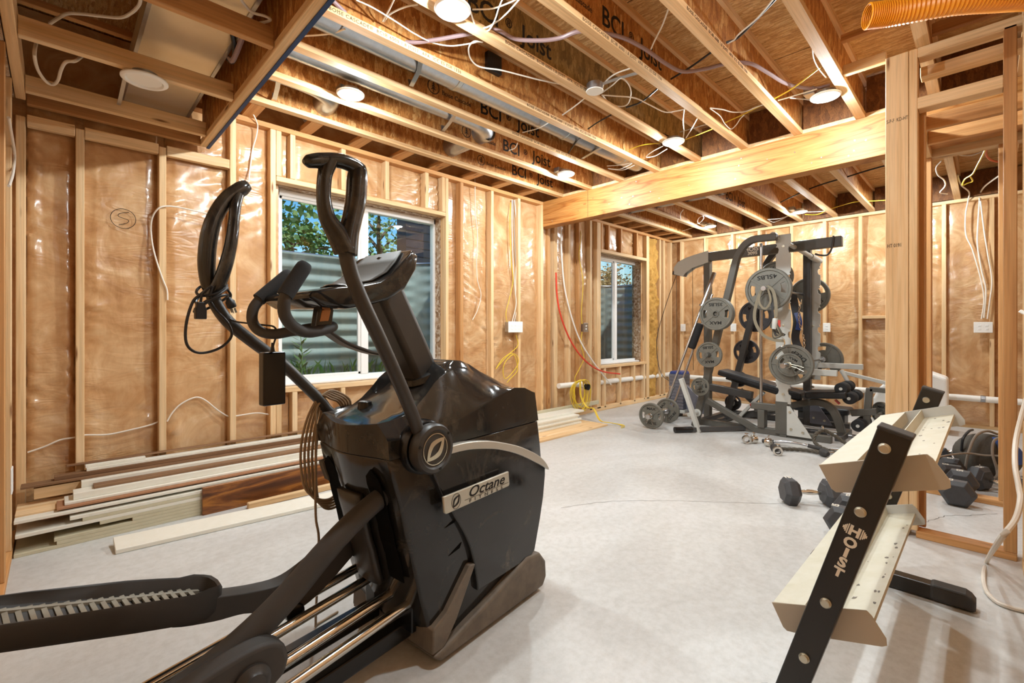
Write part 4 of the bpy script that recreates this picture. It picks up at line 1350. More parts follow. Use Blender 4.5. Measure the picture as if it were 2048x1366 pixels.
# trays
def tray(dy, dz, name):
    off = Vector((0, dy, dz))
    U = Vector((0, -.244, .074)).normalized(); V = Vector((0, -U.y * 0 + .290, .957)).normalized()
    O = Vector((0, .337, .765)) + off
    def at(x, u, v): return Vector((x, 0, 0)) + O + U * u + V * v
    xa, xb = 1.560, 2.646
    t = MB()
    # left rail: flat saddle with a lip hanging down on its inner edge
    t.prism([(.004, 0), (.092, 0), (.092, -.038), (.089, -.038), (.089, -.003), (.004, -.003)], lambda u, v, w: at(w, u, v), (xa, xb))
    l = t.build(name, 'tray_paint', rk)
    t = MB()
    t.prism([(.148, 0), (.148, -.034), (.243, -.034), (.243, -.044), (.240, -.044), (.240, -.037), (.145, -.037), (.145, 0)], lambda u, v, w: at(w, u, v), (xa, xb))
    t.build('rail', 'tray_paint', l)
    for x in (xa - .004, xb + .001):
        e = MB()
        e.prism([(.0, .0), (.244, .004), (.252, -.008), (.268, -.062), (.264, -.080), (.252, -.084), (.066, -.082), (.02, -.078), (.012, -.068)], lambda u, v, w: at(w, u, v), (x, x + .003))
        e.build('end_plate', 'tray_end' if x < 2 else 'silver_paint', l, bevel=.001, seg=1)
    r2 = random.Random(int(abs(dz) * 100) + 4)
    d = MB()
    for _ in range(15):
        x, u = r2.uniform(1.7, 2.6), r2.choice((r2.uniform(.16, .20), r2.uniform(.21, .235)))
        w = r2.uniform(.003, .012)
        c = at(x, u, -.0338)
        d.prism([(w * math.cos(a) * r2.uniform(.4, 1.6), w * .6 * math.sin(a) * r2.uniform(.5, 1.2)) for a in [k * PI / 3 for k in range(6)]], lambda p, q, s: c + Vector((p, 0, 0)) + U * q + V * s, (0, .0004))
    sc = d.build('paint_scuffs', 'base_dusty', l)
    sc['kind'] = 'stuff'
tray(0, 0, 'tray')
tray(.122, -.444, 'tray')

# ================================================================== DUMBBELLS
def dumbbell(name, label, L, Rh, Lh, num=None, group=None):
    """axis along local X, centred on the handle"""
    t = thing(name, label, 'dumbbell', group=group)
    m = MB()
    m.tube([(-L / 2 + .01, 0, 0), (-L * .28, 0, 0), (-L * .1, 0, 0), (L * .1, 0, 0), (L * .28, 0, 0), (L / 2 - .01, 0, 0)], [.0125, .0135, .0175, .0175, .0135, .0125], 16)
    m.build('handle', 'chrome', t, smooth=True)
    for s in (-1, 1):
        rings = []
        for x, k in ((0, .70), (.006, .74), (Lh * .26, 1.0), (Lh * .74, 1.0), (Lh, .72)):
            rings.append([(s * (L / 2 + x), Rh * k * math.cos(PI / 3 * j + PI / 6 + PI / 6), Rh * k * math.sin(PI / 3 * j + PI / 6 + PI / 6)) for j in range(6)])
        h = MB().rings(rings).build('head', 'dumbbell_rubber', t, bevel=.003, seg=2)
        if num:
            text_part('lettering', num, Rh * .5, frame((s * (L / 2 + Lh / 2) + s * Rh * .28, Rh * .22, Rh * .868), (-s, 0, 0), (0, -s, 0)), 'logo_white', h, .0006, bold=.001)
    return t
def place(o, p, ang, tilt=0, roll=0):
    o.matrix_basis = Matrix.Translation(p) @ Matrix.Rotation(ang, 4, 'Z') @ Matrix.Rotation(tilt, 4, 'Y') @ Matrix.Rotation(roll, 4, 'X')
    return o
RH = .094
d1 = dumbbell('dumbbell', 'hex dumbbell lying alone on the concrete with bare chrome handle showing', .145, RH, .098, '15')
place(d1, (3.545, .815, RH * .868), math.atan2(-.218, .161))
d2 = dup(d1, None, 'hex dumbbell pointing its end face at the camera, half hidden by the rack upright')
place(d2, (3.26, .565, RH * .868), R(2))
d3 = dup(d1, None, 'front hex dumbbell of the pile, resting across the wooden sill of the framed opening')
place(d3, (4.33, .13, RH * .868 + .012), R(-2), R(-4))
d4 = dup(d1, None, 'hex dumbbell of the pile next behind the one on the sill')
place(d4, (4.80, .185, RH * .868), R(4))
d5 = dup(d1, None, 'hex dumbbell at the back left of the pile behind the framed opening')
place(d5, (5.18, .30, RH * .868), R(-6))
d6 = dup(d1, None, 'hex dumbbell at the back of the pile next to the gym bag')
place(d6, (5.48, .21, RH * .868 + .02), R(78))
d7 = dup(d1, None, 'hex dumbbell in front of the gym bag, half behind the right door stud')
place(d7, (4.70, -.07, RH * .868), R(60))
# ---- gym bag
gb = thing('gym_bag', 'black and blue gym bag with grey straps on the floor behind the framed opening', 'bag', (5.12, .03, 0))
m = MB(); m.ball((5.14, .0, .165), .19, 24, 14, (1.0, 1.05, .88)); m.build('body', 'grey_cloth', gb, smooth=True)
m = MB()
for (a0, a1, z0, z1) in ((200, 262, -.02, .155),):
    rows = []
    for i in range(8):
        z = z0 + (z1 - z0) * i / 7
        r = math.sqrt(max(.001, .19 ** 2 - (z / .88) ** 2)) + .003
        rows.append([m.bm.verts.new((5.14 + r * math.cos(R(a0 + (a1 - a0) * j / 10)), 1.05 * r * math.sin(R(a0 + (a1 - a0) * j / 10)), .165 + z)) for j in range(11)])
    for a, b in zip(rows, rows[1:]):
        for j in range(10): m.face([a[j], a[j + 1], b[j + 1], b[j]])
o = m.build('blue_panel', 'blue_cloth', gb, smooth=True); sd = o.modifiers.new('solid', 'SOLIDIFY'); sd.thickness = .004
for pts, mt in (([(4.97, .12, .05), (4.92, .10, .20), (4.98, .06, .33), (5.1, .0, .36), (5.2, -.06, .33)], 'cable_grey'), ([(4.98, -.06, .02), (4.945, -.05, .12), (4.94, -.03, .22), (5.0, -.04, .31), (5.1, -.10, .335)], 'cable_grey'), ([(4.93, .06, .06), (4.935, .0, .03), (4.945, -.05, .05), (4.95, -.06, .14)], 'cable_grey'), ([(5.0, .14, .20), (4.97, .13, .30), (5.05, .10, .35), (5.15, .08, .35)], 'black_vinyl')):
    MB().tube(pts, .009, 8, sub=6).build('strap', mt, gb, smooth=True)
c = MB(); c.tube([(4.30, .44, .15), (4.6, .26, .20), (4.88, .12, .205), (4.93, .02, .20), (4.94, -.03, .205), (4.95, -.09, .21)], .007, 8, sub=6)
c.build('strap', 'cable_grey', gb, smooth=True)
gb.location.x += .09
t = MB(); t.tube([(5.055, -.02 + .06 * math.cos(a), .13 + .055 * math.sin(a)) for a in [k * PI / 10 for k in range(-4, 9)]], .004, 6); t.build('piping', 'white_plastic', gb, smooth=True)
# ================================================================== GYM MACHINE
def plate_wheel(label, Rp, th, txt, mat='iron_plate', group=None, top='MAX'):
    """olympic plate, local Z is its axis; front face at +Z"""
    t = thing('weight_plate', label, 'weight plate', group=group)
    rows = []
    m = MB()
    NA = 72
    rad = [.027, Rp * .22, Rp * .40, Rp * .56, Rp * .66, Rp * .78, Rp * .87]
    V = [[m.bm.verts.new((r * math.cos(2 * PI * k / NA), r * math.sin(2 * PI * k / NA), 0)) for k in range(NA)] for r in rad]
    for i in range(len(rad) - 1):
        for k in range(NA):
            a = ((k + .5) * 360 / NA + 180) % 360 - 180
            off = min(abs(a), 180 - abs(a))
            if 3 <= i <= 4 and off < 20: continue
            m.face([V[i][k], V[i][(k + 1) % NA], V[i + 1][(k + 1) % NA], V[i + 1][k]])
    w = m.build('web', mat, t)
    sd = w.modifiers.new('solid', 'SOLIDIFY'); sd.thickness = th * .5; sd.offset = 0
    MB().lathe([(Rp * .86, -th * .5), (Rp * .97, -th * .5), (Rp, -th * .35), (Rp, th * .35), (Rp * .97, th * .5), (Rp * .88, th * .5), (Rp * .855, th * .3), (Rp * .855, -th * .3)], (0, 0, 0), (0, 0, 1), 56, cap=False).build('rim', mat, t, smooth=35)
    MB().lathe([(.026, -th * .5), (Rp * .19, -th * .5), (Rp * .21, -th * .3), (Rp * .21, th * .3), (Rp * .19, th * .55), (.0265, th * .55)], (0, 0, 0), (0, 0, 1), 32, cap=False).build('hub', mat, t, smooth=35)
    s = MB()
    for q in (38, 142, 218, 322):
        c, n = math.cos(R(q)), math.sin(R(q))
        s.bar((c * Rp * .18, n * Rp * .18, th * .25), (c * Rp * .87, n * Rp * .87, th * .25), Rp * .09, th * .28, up=(0, 0, 1))
        s.bar((c * Rp * .18, n * Rp * .18, -th * .25), (c * Rp * .87, n * Rp * .87, -th * .25), Rp * .09, th * .28, up=(0, 0, 1))
    s.build('spokes', mat, t)
    for tx, ang in ((top, 0), (txt, 180)):
        if tx:
            fm = Matrix.Translation((0, Rp * (.46 if ang == 0 else -.66), th * .26))
            text_part('lettering', tx, Rp * .27, fm, 'ink', t, .001, align='CENTER', bold=.001, xs=1.25)
    return t
def aim(o, p, axis, roll=0.0):
    z = Vector(axis).normalized()
    up = Vector((0, 0, 1))
    x = up.cross(z).normalized(); y = z.cross(x)
    m = Matrix((x, y, z)).transposed().to_4x4(); m.translation = Vector(p)
    o.matrix_basis = m @ Matrix.Rotation(roll, 4, 'Z')
    return o
NX = (-1, 0, 0)
gm = thing('power_rack', 'grey and silver multi-station gym machine with notched uprights in the far room', 'gym machine', (6.0, 1.9, 0))
# notched silver uprights on dark posts
def gun_plate(x, th=.012, y0=1.455, y1=1.60, z0=.36, z1=2.175):
    L, Rr = [], []
    n = 6
    zs = [z0 + .16 + (z1 - z0 - .3) * k / (n - 1) for k in range(n)]
    for z in zs:
        for dz, dy in ((-.07, 0), (-.055, .022), (-.02, .03), (.005, .022), (.01, .0), (.03, .012), (.05, .0)):
            L.append((y1 - dy, z + dz)); Rr.append((y0 + dy, z + dz))
    poly = [(y1, z0), ] + L + [(y1, z1), (y0, z1)] + Rr[::-1] + [(y0, z0)]
    m = MB(); m.prism(poly, lambda u, v, w: Vector((w, u, v)), (x, x + th))
    o = m.build('notched_plate', 'silver_paint', gm, bevel=.002, seg=1)
    for z in (.46, 1.2, 2.05):
        MB().lathe([(.014, 0), (.014, .008), (.001, .009)], (x, (y0 + y1) / 2, z), NX, 12).build('bolt', 'bolt_zinc', o)
    return o
gun_plate(5.565)
gun_plate(6.56, y0=1.40, y1=1.55, z0=.55, z1=2.02)
MB().bar((5.61, 1.53, .0), (5.61, 1.53, 2.13), .07, .085, up=(1, 0, 0)).build('post', 'grey_paint', gm, bevel=.005)
MB().bar((5.57, 1.545, .03), (5.57, 1.545, .38), .014, .12, up=(0, 1, 0)).build('post_cover', 'grey_paint', gm, bevel=.003)
MB().bar((6.52, 1.525, .0), (6.52, 1.525, 2.12), .08, .08, up=(1, 0, 0)).build('post', 'dark_grey_paint', gm, bevel=.005)
for x, lab in ((5.55, 'silver_paint'), (6.47, 'stack_grey')):
    MB().prism([(1.49, .03), (1.26, .03), (1.30, .10), (1.46, .34), (1.49, .34)], lambda u, v, w: Vector((w, u, v)), (x, x + .01)).build('gusset', lab, gm, bevel=.002)
    for y, z in ((1.46, .28), (1.45, .1), (1.34, .08)):
        MB().lathe([(.013, 0), (.013, .008), (.001, .009)], (x, y, z), NX, 10).build('bolt', 'bolt_zinc', gm)
for x in (5.62, 6.52):
    MB().bar((x, 1.10, .035), (x, 2.52, .035), .07, .07).build('floor_rail', 'grey_paint' if x < 6 else 'dark_grey_paint', gm, bevel=.005)
MB().bar((5.66, 2.45, .035), (6.48, 2.45, .035), .06, .06).build('cross_rail', 'dark_grey_paint', gm, bevel=.005)
# curved rear columns
for x, mt in ((5.47, 'grey_paint'), (6.44, 'dark_grey_paint')):
    P = [(x, 1.56, 2.14), (x, 1.70, 2.145), (x, 1.80, 2.14), (x, 1.875, 2.10), (x, 1.93, 2.03), (x, 1.975, 1.93), (x, 2.06, 1.57), (x, 2.17, 1.14), (x, 2.27, .72), (x, 2.45, .0)]
    MB().sweep(P, .07, .075, up=(1, 0, 0), sub=5).build('column', mt, gm, smooth=50, bevel=.006)
    for z, L in ((1.33, .16), (.865, .16), (.493, .2), (.17, .22)):
        y = 2.12 + (1.33 - z) * .245
        s = -1 if x < 6 else 1
        MB().lathe([(.045, .0), (.045, .012), (.0245, .014), (.0245, L), (.02, L + .004), (.001, L + .004)], (x + s * .036, y, z), (s, 0, 0), 18).build('weight_peg', 'grey_paint' if z > .2 else 'silver_paint', gm, smooth=35)
# pull-up bar, smith guide rods
MB().lathe([(.02, .0), (.034, .0), (.034, .05), (.025, .052), (.025, .93), (.034, .932), (.034, 1.18), (.018, 1.18), (.016, 1.16), (.001, 1.16)], (5.46, 1.60, 2.165), (1.2, -.19, -.19), 20).build('pull_up_bar', 'silver_paint', gm, smooth=35)
for x in (5.64, 6.5):
    MB().cyl((x, 1.77, .30), (x, 1.77, 2.12), .016, 16).build('guide_rod', 'steel_bar', gm, smooth=True)
MB().bar((5.62, 1.47, .30), (5.62, 1.86, .30), .07, .07).build('guide_bracket', 'grey_paint', gm, bevel=.004)
MB().bar((5.62, 1.75, .07), (5.62, 1.75, .265), .07, .11, up=(1, 0, 0)).build('guide_foot', 'grey_paint', gm, bevel=.004)
# overhead lat beam and pulley arm
ob = MB().bar((6.0, 1.08, 2.10), (6.0, 2.62, 2.09), .08, .11, up=(0, 0, 1)).build('lat_beam', 'grey_paint', gm, bevel=.006)
text_part('lettering', 'HOIST', .065, frame((5.959, 2.06, 2.10), (0, -1, 0), (0, 0, 1)), 'logo_white', ob, .0006, bold=.002, xs=1.1)
text_part('lettering', '3095', .05, frame((5.959, 2.02, 2.055), (0, -1, 0), (0, 0, 1)), 'logo_white', ob, .0006, bold=.002, xs=1.1)
arm = [(2.49, 2.165), (2.49, 2.015), (2.70, 1.965), (2.80, 1.90), (2.83, 1.86), (2.95, 1.90), (2.955, 1.99), (2.90, 2.06), (2.80, 2.10), (2.68, 2.13)]
for x in (5.945, 6.043):
    MB().prism(arm, lambda u, v, w: Vector((w, u, v)), (x, x + .012)).build('pulley_arm', 'silver_paint', gm, bevel=.002, seg=1)
MB().bar((6.0, 2.82, 1.885), (6.0, 2.98, 1.925), .085, .05).build('arm_end', 'dark_grey_paint', gm, bevel=.004)
MB().lathe([(.04, -.01), (.032, 0), (.04, .01)], (6.0, 2.66, 2.05), (1, 0, 0), 20).build('pulley', 'black_gloss', gm, smooth=True)
MB().bar((6.0, 2.515, 0), (6.0, 2.515, 2.04), .075, .09, up=(1, 0, 0)).build('lat_post', 'grey_paint', gm, bevel=.005)
ws = MB()
for k in range(11):
    ws.box(5.90, 6.10, 2.80, 3.0, .10 + .042 * k, .14 + .042 * k)
ws.build('weight_stack', 'stack_grey', gm, bevel=.004)
MB().box(5.88, 6.12, 2.77, 3.03, .05, .095).build('stack_base', 'silver_paint', gm, bevel=.01)
MB().box(5.86, 6.02, 2.86, 3.06, .0, .05).build('stack_foot', 'black_gloss', gm, bevel=.003)
MB().prism([(2.80, .56), (3.0, .56), (2.98, .60), (2.82, .60)], lambda u, v, w: Vector((w, u, v)), (5.9, 6.1)).build('stack_top', 'blue_paint', gm, bevel=.01)
MB().prism([(2.80, .06), (2.52, .06), (2.52, .18), (2.80, .42)], lambda u, v, w: Vector((w, u, v)), (5.98, 6.03)).build('stack_shroud', 'stack_grey', gm, bevel=.003)
for y, z in ((2.945, 1.89), (2.72, 2.0)):
    MB().tube([(6.0, y, z), (6.0, y - .01, .62)], .003, 6).build('cable', 'cable_black', gm)
MB().tube([(6.0, 2.95, 1.88), (5.98, 3.1, 1.45), (5.98, 3.22, 1.0), (5.97, 3.15, .55), (5.98, 2.9, .4), (6.0, 2.62, .18), (6.0, 2.2, .1)], .004, 6, sub=6).build('cable', 'cable_black', gm, smooth=True)
MB().bar((6.0, 2.50, .42), (6.0, 1.98, .36), .08, .09).build('low_arm', 'dark_grey_paint', gm, bevel=.006)
MB().bar((5.45, 2.30, .33), (5.62, 1.83, .04), .06, .07, up=(1, 0, 0)).build('brace', 'grey_paint', gm, bevel=.005)
MB().bar((6.44, 2.28, .36), (6.52, 1.95, .05), .06, .07, up=(1, 0, 0)).build('brace', 'dark_grey_paint', gm, bevel=.005)
# J hook on the lat beam
MB().tube([(5.945, 1.15, 2.16), (5.95, 1.16, 2.05), (5.95, 1.20, 1.965), (5.95, 1.27, 1.965), (5.95, 1.32, 1.985)], .010, 10, sub=4).build('hook', 'dark_grey_paint', gm, smooth=True)
# safety spotter arm
MB().bar((5.60, 1.42, .715), (5.60, 1.05, .715), .05, .06).build('spotter_arm', 'silver_paint', gm, bevel=.004)
MB().bar((6.53, 1.42, .73), (6.53, .98, .73), .05, .06).build('spotter_arm', 'silver_paint', gm, bevel=.004)
# ---- bars
def barbell(name, label, p, q, sl=.40):
    p, q = Vector(p), Vector(q)
    t = thing(name, label, 'barbell', tuple((p + q) / 2))
    d = (q - p).normalized()
    MB().cyl(p + d * sl * .5, q - d * sl * .5, .0145, 16).build('shaft', 'steel_bar', t, smooth=True)
    for a, s in ((p, 1), (q, -1)):
        MB().lathe([(.012, 0), (.024, .0), (.0255, .004), (.0255, sl), (.037, sl + .002), (.037, sl + .022), (.016, sl + .024)], a, tuple(d * s), 20).build('sleeve', 'steel_bar', t, smooth=35)
    return t
smith = barbell('smith_bar', 'upper bar on the gym machine, loaded with the largest plate under hanging straps', (5.16, 1.60, 1.575), (6.95, 1.56, 1.585), .30)
bb = barbell('barbell', 'lower loaded barbell resting on the machine\'s spotter arms', (5.08, 1.40, .797), (7.0, 1.40, .79), .34)
G = 'plates on the gym machine'
p45 = plate_wheel('largest grey 45 pound plate, on the upper bar with straps hung over it', .224, .045, '45LBS', top='')
p45.rotation_euler = (0, 0, 0)
aim(p45, (5.31, 1.597, 1.575), NX, R(184))
aim(dup(p45, None, 'large plate on the far end of the upper bar, behind the dark post'), (6.78, 1.565, 1.585), NX, R(30))
p35 = plate_wheel('grey MAX plate on the near leaning column, topmost peg, outer of the pair', .183, .040, '35LBS')
aim(p35, (5.27, 2.12, 1.33), NX, R(180))
aim(dup(p35, None, 'grey plate on the topmost peg of the near column, inner of the pair'), (5.32, 2.12, 1.33), NX, R(176))
p25 = plate_wheel('grey MAX plate on the middle peg of the near leaning column', .147, .036, '25LBS')
aim(p25, (5.36, 2.234, .865), NX, R(186))
p10 = plate_wheel('small grey plate on the lower peg of the near leaning column', .105, .028, '10LBS')
aim(p10, (5.33, 2.325, .493), NX, R(12))
b25 = plate_wheel('dark plate on the topmost peg of the rear leaning column', .205, .040, '35LBS', 'iron_plate_dark')
aim(b25, (6.54, 2.12, 1.33), NX, R(8))
b10 = plate_wheel('dark plate with two slots on the middle peg of the rear leaning column', .160, .036, '25LBS', 'iron_plate_dark')
aim(b10, (6.54, 2.234, .865), NX, R(15))
b5 = plate_wheel('small dark plate on the lower peg of the rear leaning column', .105, .03, '10LBS', 'iron_plate_dark')
aim(b5, (6.54, 2.325, .493), NX, R(0))
aim(dup(b5, None, 'small dark plate on the lowest peg of the rear leaning column'), (6.54, 2.404, .17), NX, R(40))
p45b = plate_wheel('large grey plate on the near end of the lower barbell', .205, .04, 'DEEP', top='')
aim(p45b, (5.36, 1.40, .797), NX, R(140))
p5 = plate_wheel('small grey plate clipped in front of the large one on the lower barbell', .118, .03, 'MAX', top='')
aim(p5, (5.315, 1.40, .797), NX, R(150))
aim(dup(p45b, None, 'large plate on the far end of the lower barbell, behind the dark post'), (6.72, 1.40, .79), NX, R(280))
tp = plate_wheel('grey plate hanging high behind the silver upright, only its upper rim showing', .19, .04, '35LBS')
aim(tp, (6.28, 1.80, 1.80), NX, R(0))
MB().cyl((6.20, 1.80, 1.80), (6.44, 1.80, 1.80), .024, 16).build('weight_peg', 'grey_paint', gm, smooth=35)
MB().bar((6.44, 1.76, 1.80), (6.44, 1.98, 1.80), .04, .05).build('peg_bracket', 'grey_paint', gm)
cl = thing('spring_collar', 'wire spring collar on the near end of the lower barbell', 'collar', (5.26, 1.40, .797), 'spring collars')
m = MB()
m.tube([(5.275 - .002 * k, 1.40 + .029 * math.cos(k * .6), .797 + .029 * math.sin(k * .6)) for k in range(34)], .0035, 6)
m.build('coil', 'bolt_zinc', cl, smooth=True)
for sg in (-1, 1):
    MB().tube([(5.25, 1.375, .797 + .01 * sg), (5.25, 1.32, .785 + .012 * sg), (5.25, 1.26, .76 + .02 * sg)], .0035, 6).build('handle', 'bolt_zinc', cl, smooth=True)
# ---- straps and bands on the upper bar
st = thing('resistance_bands', 'tan and dark exercise straps looped over the end of the upper bar', 'straps', (5.2, 1.6, 1.5))
def ribbon(pts, w, mat, name='strap'):
    MB().sweep(pts, w, .005, up=(1, .1, 0), sub=6).build(name, mat, st, smooth=True)
ribbon([(5.24, 1.62, 1.60), (5.22, 1.66, 1.50), (5.22, 1.70, 1.34), (5.22, 1.69, 1.22), (5.22, 1.62, 1.10), (5.22, 1.52, 1.05), (5.22, 1.42, 1.04)], .03, 'strap_tan')
ribbon([(5.23, 1.60, 1.605), (5.21, 1.565, 1.55), (5.21, 1.545, 1.45), (5.21, 1.58, 1.38), (5.21, 1.62, 1.38), (5.21, 1.655, 1.45), (5.22, 1.64, 1.55), (5.23, 1.61, 1.605)], .02, 'strap_tan')
ribbon([(5.25, 1.59, 1.603), (5.23, 1.53, 1.55), (5.22, 1.50, 1.42), (5.22, 1.50, 1.28)], .03, 'strap_tan')
ribbon([(5.25, 1.60, 1.6), (5.23, 1.55, 1.50), (5.22, 1.53, 1.35), (5.22, 1.52, 1.2), (5.22, 1.50, 1.12)], .02, 'black_vinyl')
for k in range(7):
    a = k * .9
    MB().tube([(5.23 + .01 * k, 1.51, 1.27), (5.20, 1.47 + .012 * k, 1.18), (5.20 + .008 * k, 1.44 + .02 * math.sin(a), 1.10), (5.22, 1.50 + .02 * math.cos(a), 1.07 + .01 * k), (5.23, 1.53, 1.16)], .0075, 8, sub=5).build('band', ('rope_black', 'strap_tan', 'black_vinyl')[k % 3], st, smooth=True)
m = MB(); m.lathe([(.022, 0), (.026, .05), (.026, .1), (.02, .11)], (5.2, 1.51, 1.16), (0, -.1, 1), 12); m.build('carabiner_handle', 'silver_paint', st, smooth=True)
MB().box(5.20, 5.215, 1.455, 1.475, 1.18, 1.25).build('red_tab', 'red_knob', st)
m = MB(); m.tube([(5.2, 1.44, 1.07), (5.2, 1.42, 1.05), (5.2, 1.415, 1.01), (5.2, 1.435, .985), (5.2, 1.46, .99)], .006, 8, sub=4); m.build('snap_hook', 'chrome', st, smooth=True)
hg = thing('dip_belt', 'black belt and blue strap hanging with a chain between the machine posts', 'belt', (6.4, 1.62, 1.5))
MB().sweep([(6.40, 1.66, 1.62), (6.39, 1.63, 1.45), (6.38, 1.60, 1.25), (6.38, 1.62, 1.05), (6.38, 1.58, .92)], .085, .012, up=(1, .3, 0), sub=5).build('belt', 'black_vinyl', hg, smooth=True)
MB().sweep([(6.36, 1.60, 1.36), (6.35, 1.57, 1.25), (6.36, 1.585, 1.15)], .06, .01, up=(1, .2, 0), sub=4).build('blue_strap', 'blue_paint', hg, smooth=True)
ch = thing('chain', 'bright steel chain hanging beside the dark post of the gym machine', 'chain', (6.33, 1.56, 1.4))
for k in range(22):
    z = 1.50 - .028 * k
    y = 1.545 + .03 * math.sin(k * .25)
    ax = k % 2
    m = MB()
    m.tube([(6.34 + (0 if ax else .008 * math.cos(a)), y + (.008 * math.cos(a) if ax else 0), z + .018 * math.sin(a)) for a in [2 * PI * j / 10 for j in range(10)]], .0034, 6, closed=True)
    m.build('link', 'chrome', ch, smooth=True)
# ---- bars leaning on the left
def bar_thing(name, label, p, q, r, mat='steel_bar'):
    m = MB(); m.cyl(p, q, r, 16); return tag(m.build(name, mat, smooth=True, origin=p), label, 'bar')
lb = barbell('barbell', 'long chrome barbell leaning from the floor plates up against the machine', (5.40, 2.86, .03), (5.82, 2.36, 1.86), .42)
lb2 = bar_thing('bar', 'thinner chrome bar leaning beside the long leaning barbell', (5.56, 2.83, .0), (5.90, 2.42, 1.60), .014)
m = MB(); m.lathe([(.03, 0), (.048, .01), (.05, .03), (.05, .30), (.048, .32), (.03, .33)], (5.66, 2.585, .92), (.21, -.25, .93), 20)
tag(m.build('bar_pad', 'foam', smooth=True, origin=(5.66, 2.58, .92)), 'black foam pad wrapped on the thinner leaning bar', 'pad')
sb = barbell('short_bar', 'short chrome bar on the floor carrying two round plates', (4.86, 2.73, .150), (5.62, 2.79, .150), .22)
f1 = plate_wheel('grey MAX plate standing on the floor at the near end of the short bar', .149, .036, '25LBS')
ax = Vector((-.76, -.06, 0)).normalized()
aim(f1, (4.955, 2.737, .150), ax, R(0))
aim(dup(f1, None, 'grey plate standing on the floor at the far end of the short bar'), (5.42, 2.774, .150), ax, R(50))
cw = thing('spring_collar', 'wire spring collar on the end of the short floor bar', 'collar', (4.915, 2.733, .15), 'spring collars')
MB().tube([(4.925 - .002 * k, 2.734 + .029 * math.cos(k * .6), .15 + .029 * math.sin(k * .6)) for k in range(34)], .0035, 6).build('coil', 'chrome', cw, smooth=True)
for sg in (-1, 1):
    MB().tube([(4.915, 2.734 + .01 * sg, .125), (4.913, 2.734 + .035 * sg, .095), (4.913, 2.734 + .04 * sg, .06)], .0035, 6).build('handle', 'chrome', cw, smooth=True)
# T shaped floor stand in front
ts = thing('floor_stand', 'low T-shaped grey stand on the floor in front of the gym machine', 'stand', (5.1, 2.2, 0))
MB().bar((4.93, 2.44, .035), (5.60, 1.93, .035), .045, .05).build('base_bar', 'dark_grey_paint', ts, bevel=.004)
MB().lathe([(.032, 0), (.032, .2), (.026, .21)], (4.93, 2.44, .035), (.67, -.51, 0), 16).build('sleeve', 'black_gloss', ts, smooth=35)
MB().bar((5.15, 2.26, .0), (5.05, 2.42, .60), .045, .055, up=(1, 0, 0)).build('upright', 'silver_paint', ts, bevel=.004)
# ---- adjustable bench
bn = thing('weight_bench', 'black padded weight bench with reclined backrest and foam leg rollers', 'bench', (6.0, 1.6, 0))
MB().bar((6.0, 2.34, .625), (6.0, 1.44, .415), .28, .07).build('backrest', 'black_vinyl', bn, bevel=.02, seg=3)
MB().bar((6.0, 2.28, .56), (6.0, 1.46, .365), .06, .05).build('backrest_frame', 'black_gloss', bn, bevel=.004)
MB().bar((6.0, 1.40, .435), (6.0, 1.02, .470), .30, .075).build('seat', 'black_vinyl', bn, bevel=.02, seg=3)
MB().sweep([(6.0, 1.95, .20), (6.0, 1.70, .24), (6.0, 1.527, .30), (6.0, 1.379, .345), (6.0, 1.27, .35), (6.0, 1.19, .31), (6.0, 1.13, .21), (6.0, 1.07, .0)], .07, .085, up=(1, 0, 0), sub=5).build('main_frame', 'grey_paint', bn, smooth=50, bevel=.006)
MB().bar((6.0, 1.55, .25), (6.0, 2.30, .06), .06, .07).build('rear_leg', 'dark_grey_paint', bn, bevel=.005)
MB().bar((5.8, 2.30, .03), (6.2, 2.30, .03), .06, .06).build('rear_foot', 'dark_grey_paint', bn, bevel=.008)
MB().bar((5.75, 1.07, .03), (6.25, 1.07, .03), .07, .06).build('front_foot', 'dark_grey_paint', bn, bevel=.008)
ad_ = MB().bar((5.93, 1.83, .42), (5.93, 2.12, .08), .035, .06, up=(1, 0, 0)).build('adjuster', 'silver_paint', bn, bevel=.004)
m = MB(); m.ball((5.90, 1.95, .26), .025, 12, 8); m.build('adjust_knob', 'red_knob', bn, smooth=True)
m = MB(); m.bar((5.98, 1.14, .40), (5.98, 1.10, .36), .03, .02); m.build('seat_pin', 'red_knob', bn)
# leg extension
lx = MB().bar((6.1, 1.02, .26), (6.1, .80, .30), .06, .07).build('leg_arm', 'grey_paint', bn, bevel=.005)
MB().bar((6.1, .89, .15), (6.1, .86, .54), .06, .05, up=(1, 0, 0)).bar((6.1, .86, .53), (6.1, .58, .52), .05, .05).build('leg_lever', 'grey_paint', bn, bevel=.005)
for y, z in ((1.075, .53), (1.005, .435), (.93, .16)):
    for x0, x1 in ((5.90, 6.06), (6.15, 6.31)):
        MB().lathe([(.02, -.003), (.055, .0), (.062, .01), (.062, .15), (.055, .16), (.02, .163)], (x0, y, z), (1, 0, 0), 22).build('foam_roller', 'foam', bn, smooth=40)
    MB().cyl((5.885, y, z), (6.33, y, z), .016, 14).build('roller_axle', 'silver_paint', bn, smooth=35)
MB().cyl((6.28, 1.14, .70), (6.26, 1.06, .55), .022, 14).build('post_stub', 'silver_paint', bn, smooth=35)
MB().bar((6.3, 1.15, .68), (6.3, .68, .57), .05, .035).build('arm_curl_bar', 'silver_paint', bn, bevel=.004)
MB().cyl((5.95, .78, .27), (6.35, .78, .27), .02, 14).build('plate_peg', 'grey_paint', bn, smooth=35)
MB().lathe([(.001, .0), (.07, .0), (.085, .01), (.085, .05), (.07, .06), (.001, .06)], (6.5, .62, .53), (0, 1, 0), 20).build('cushion_end', 'foam', bn, smooth=40)
MB().bar((6.6, .98, .0), (6.6, .96, .45), .03, .06, up=(1, 0, 0)).build('lever_post', 'silver_paint', bn, bevel=.004)
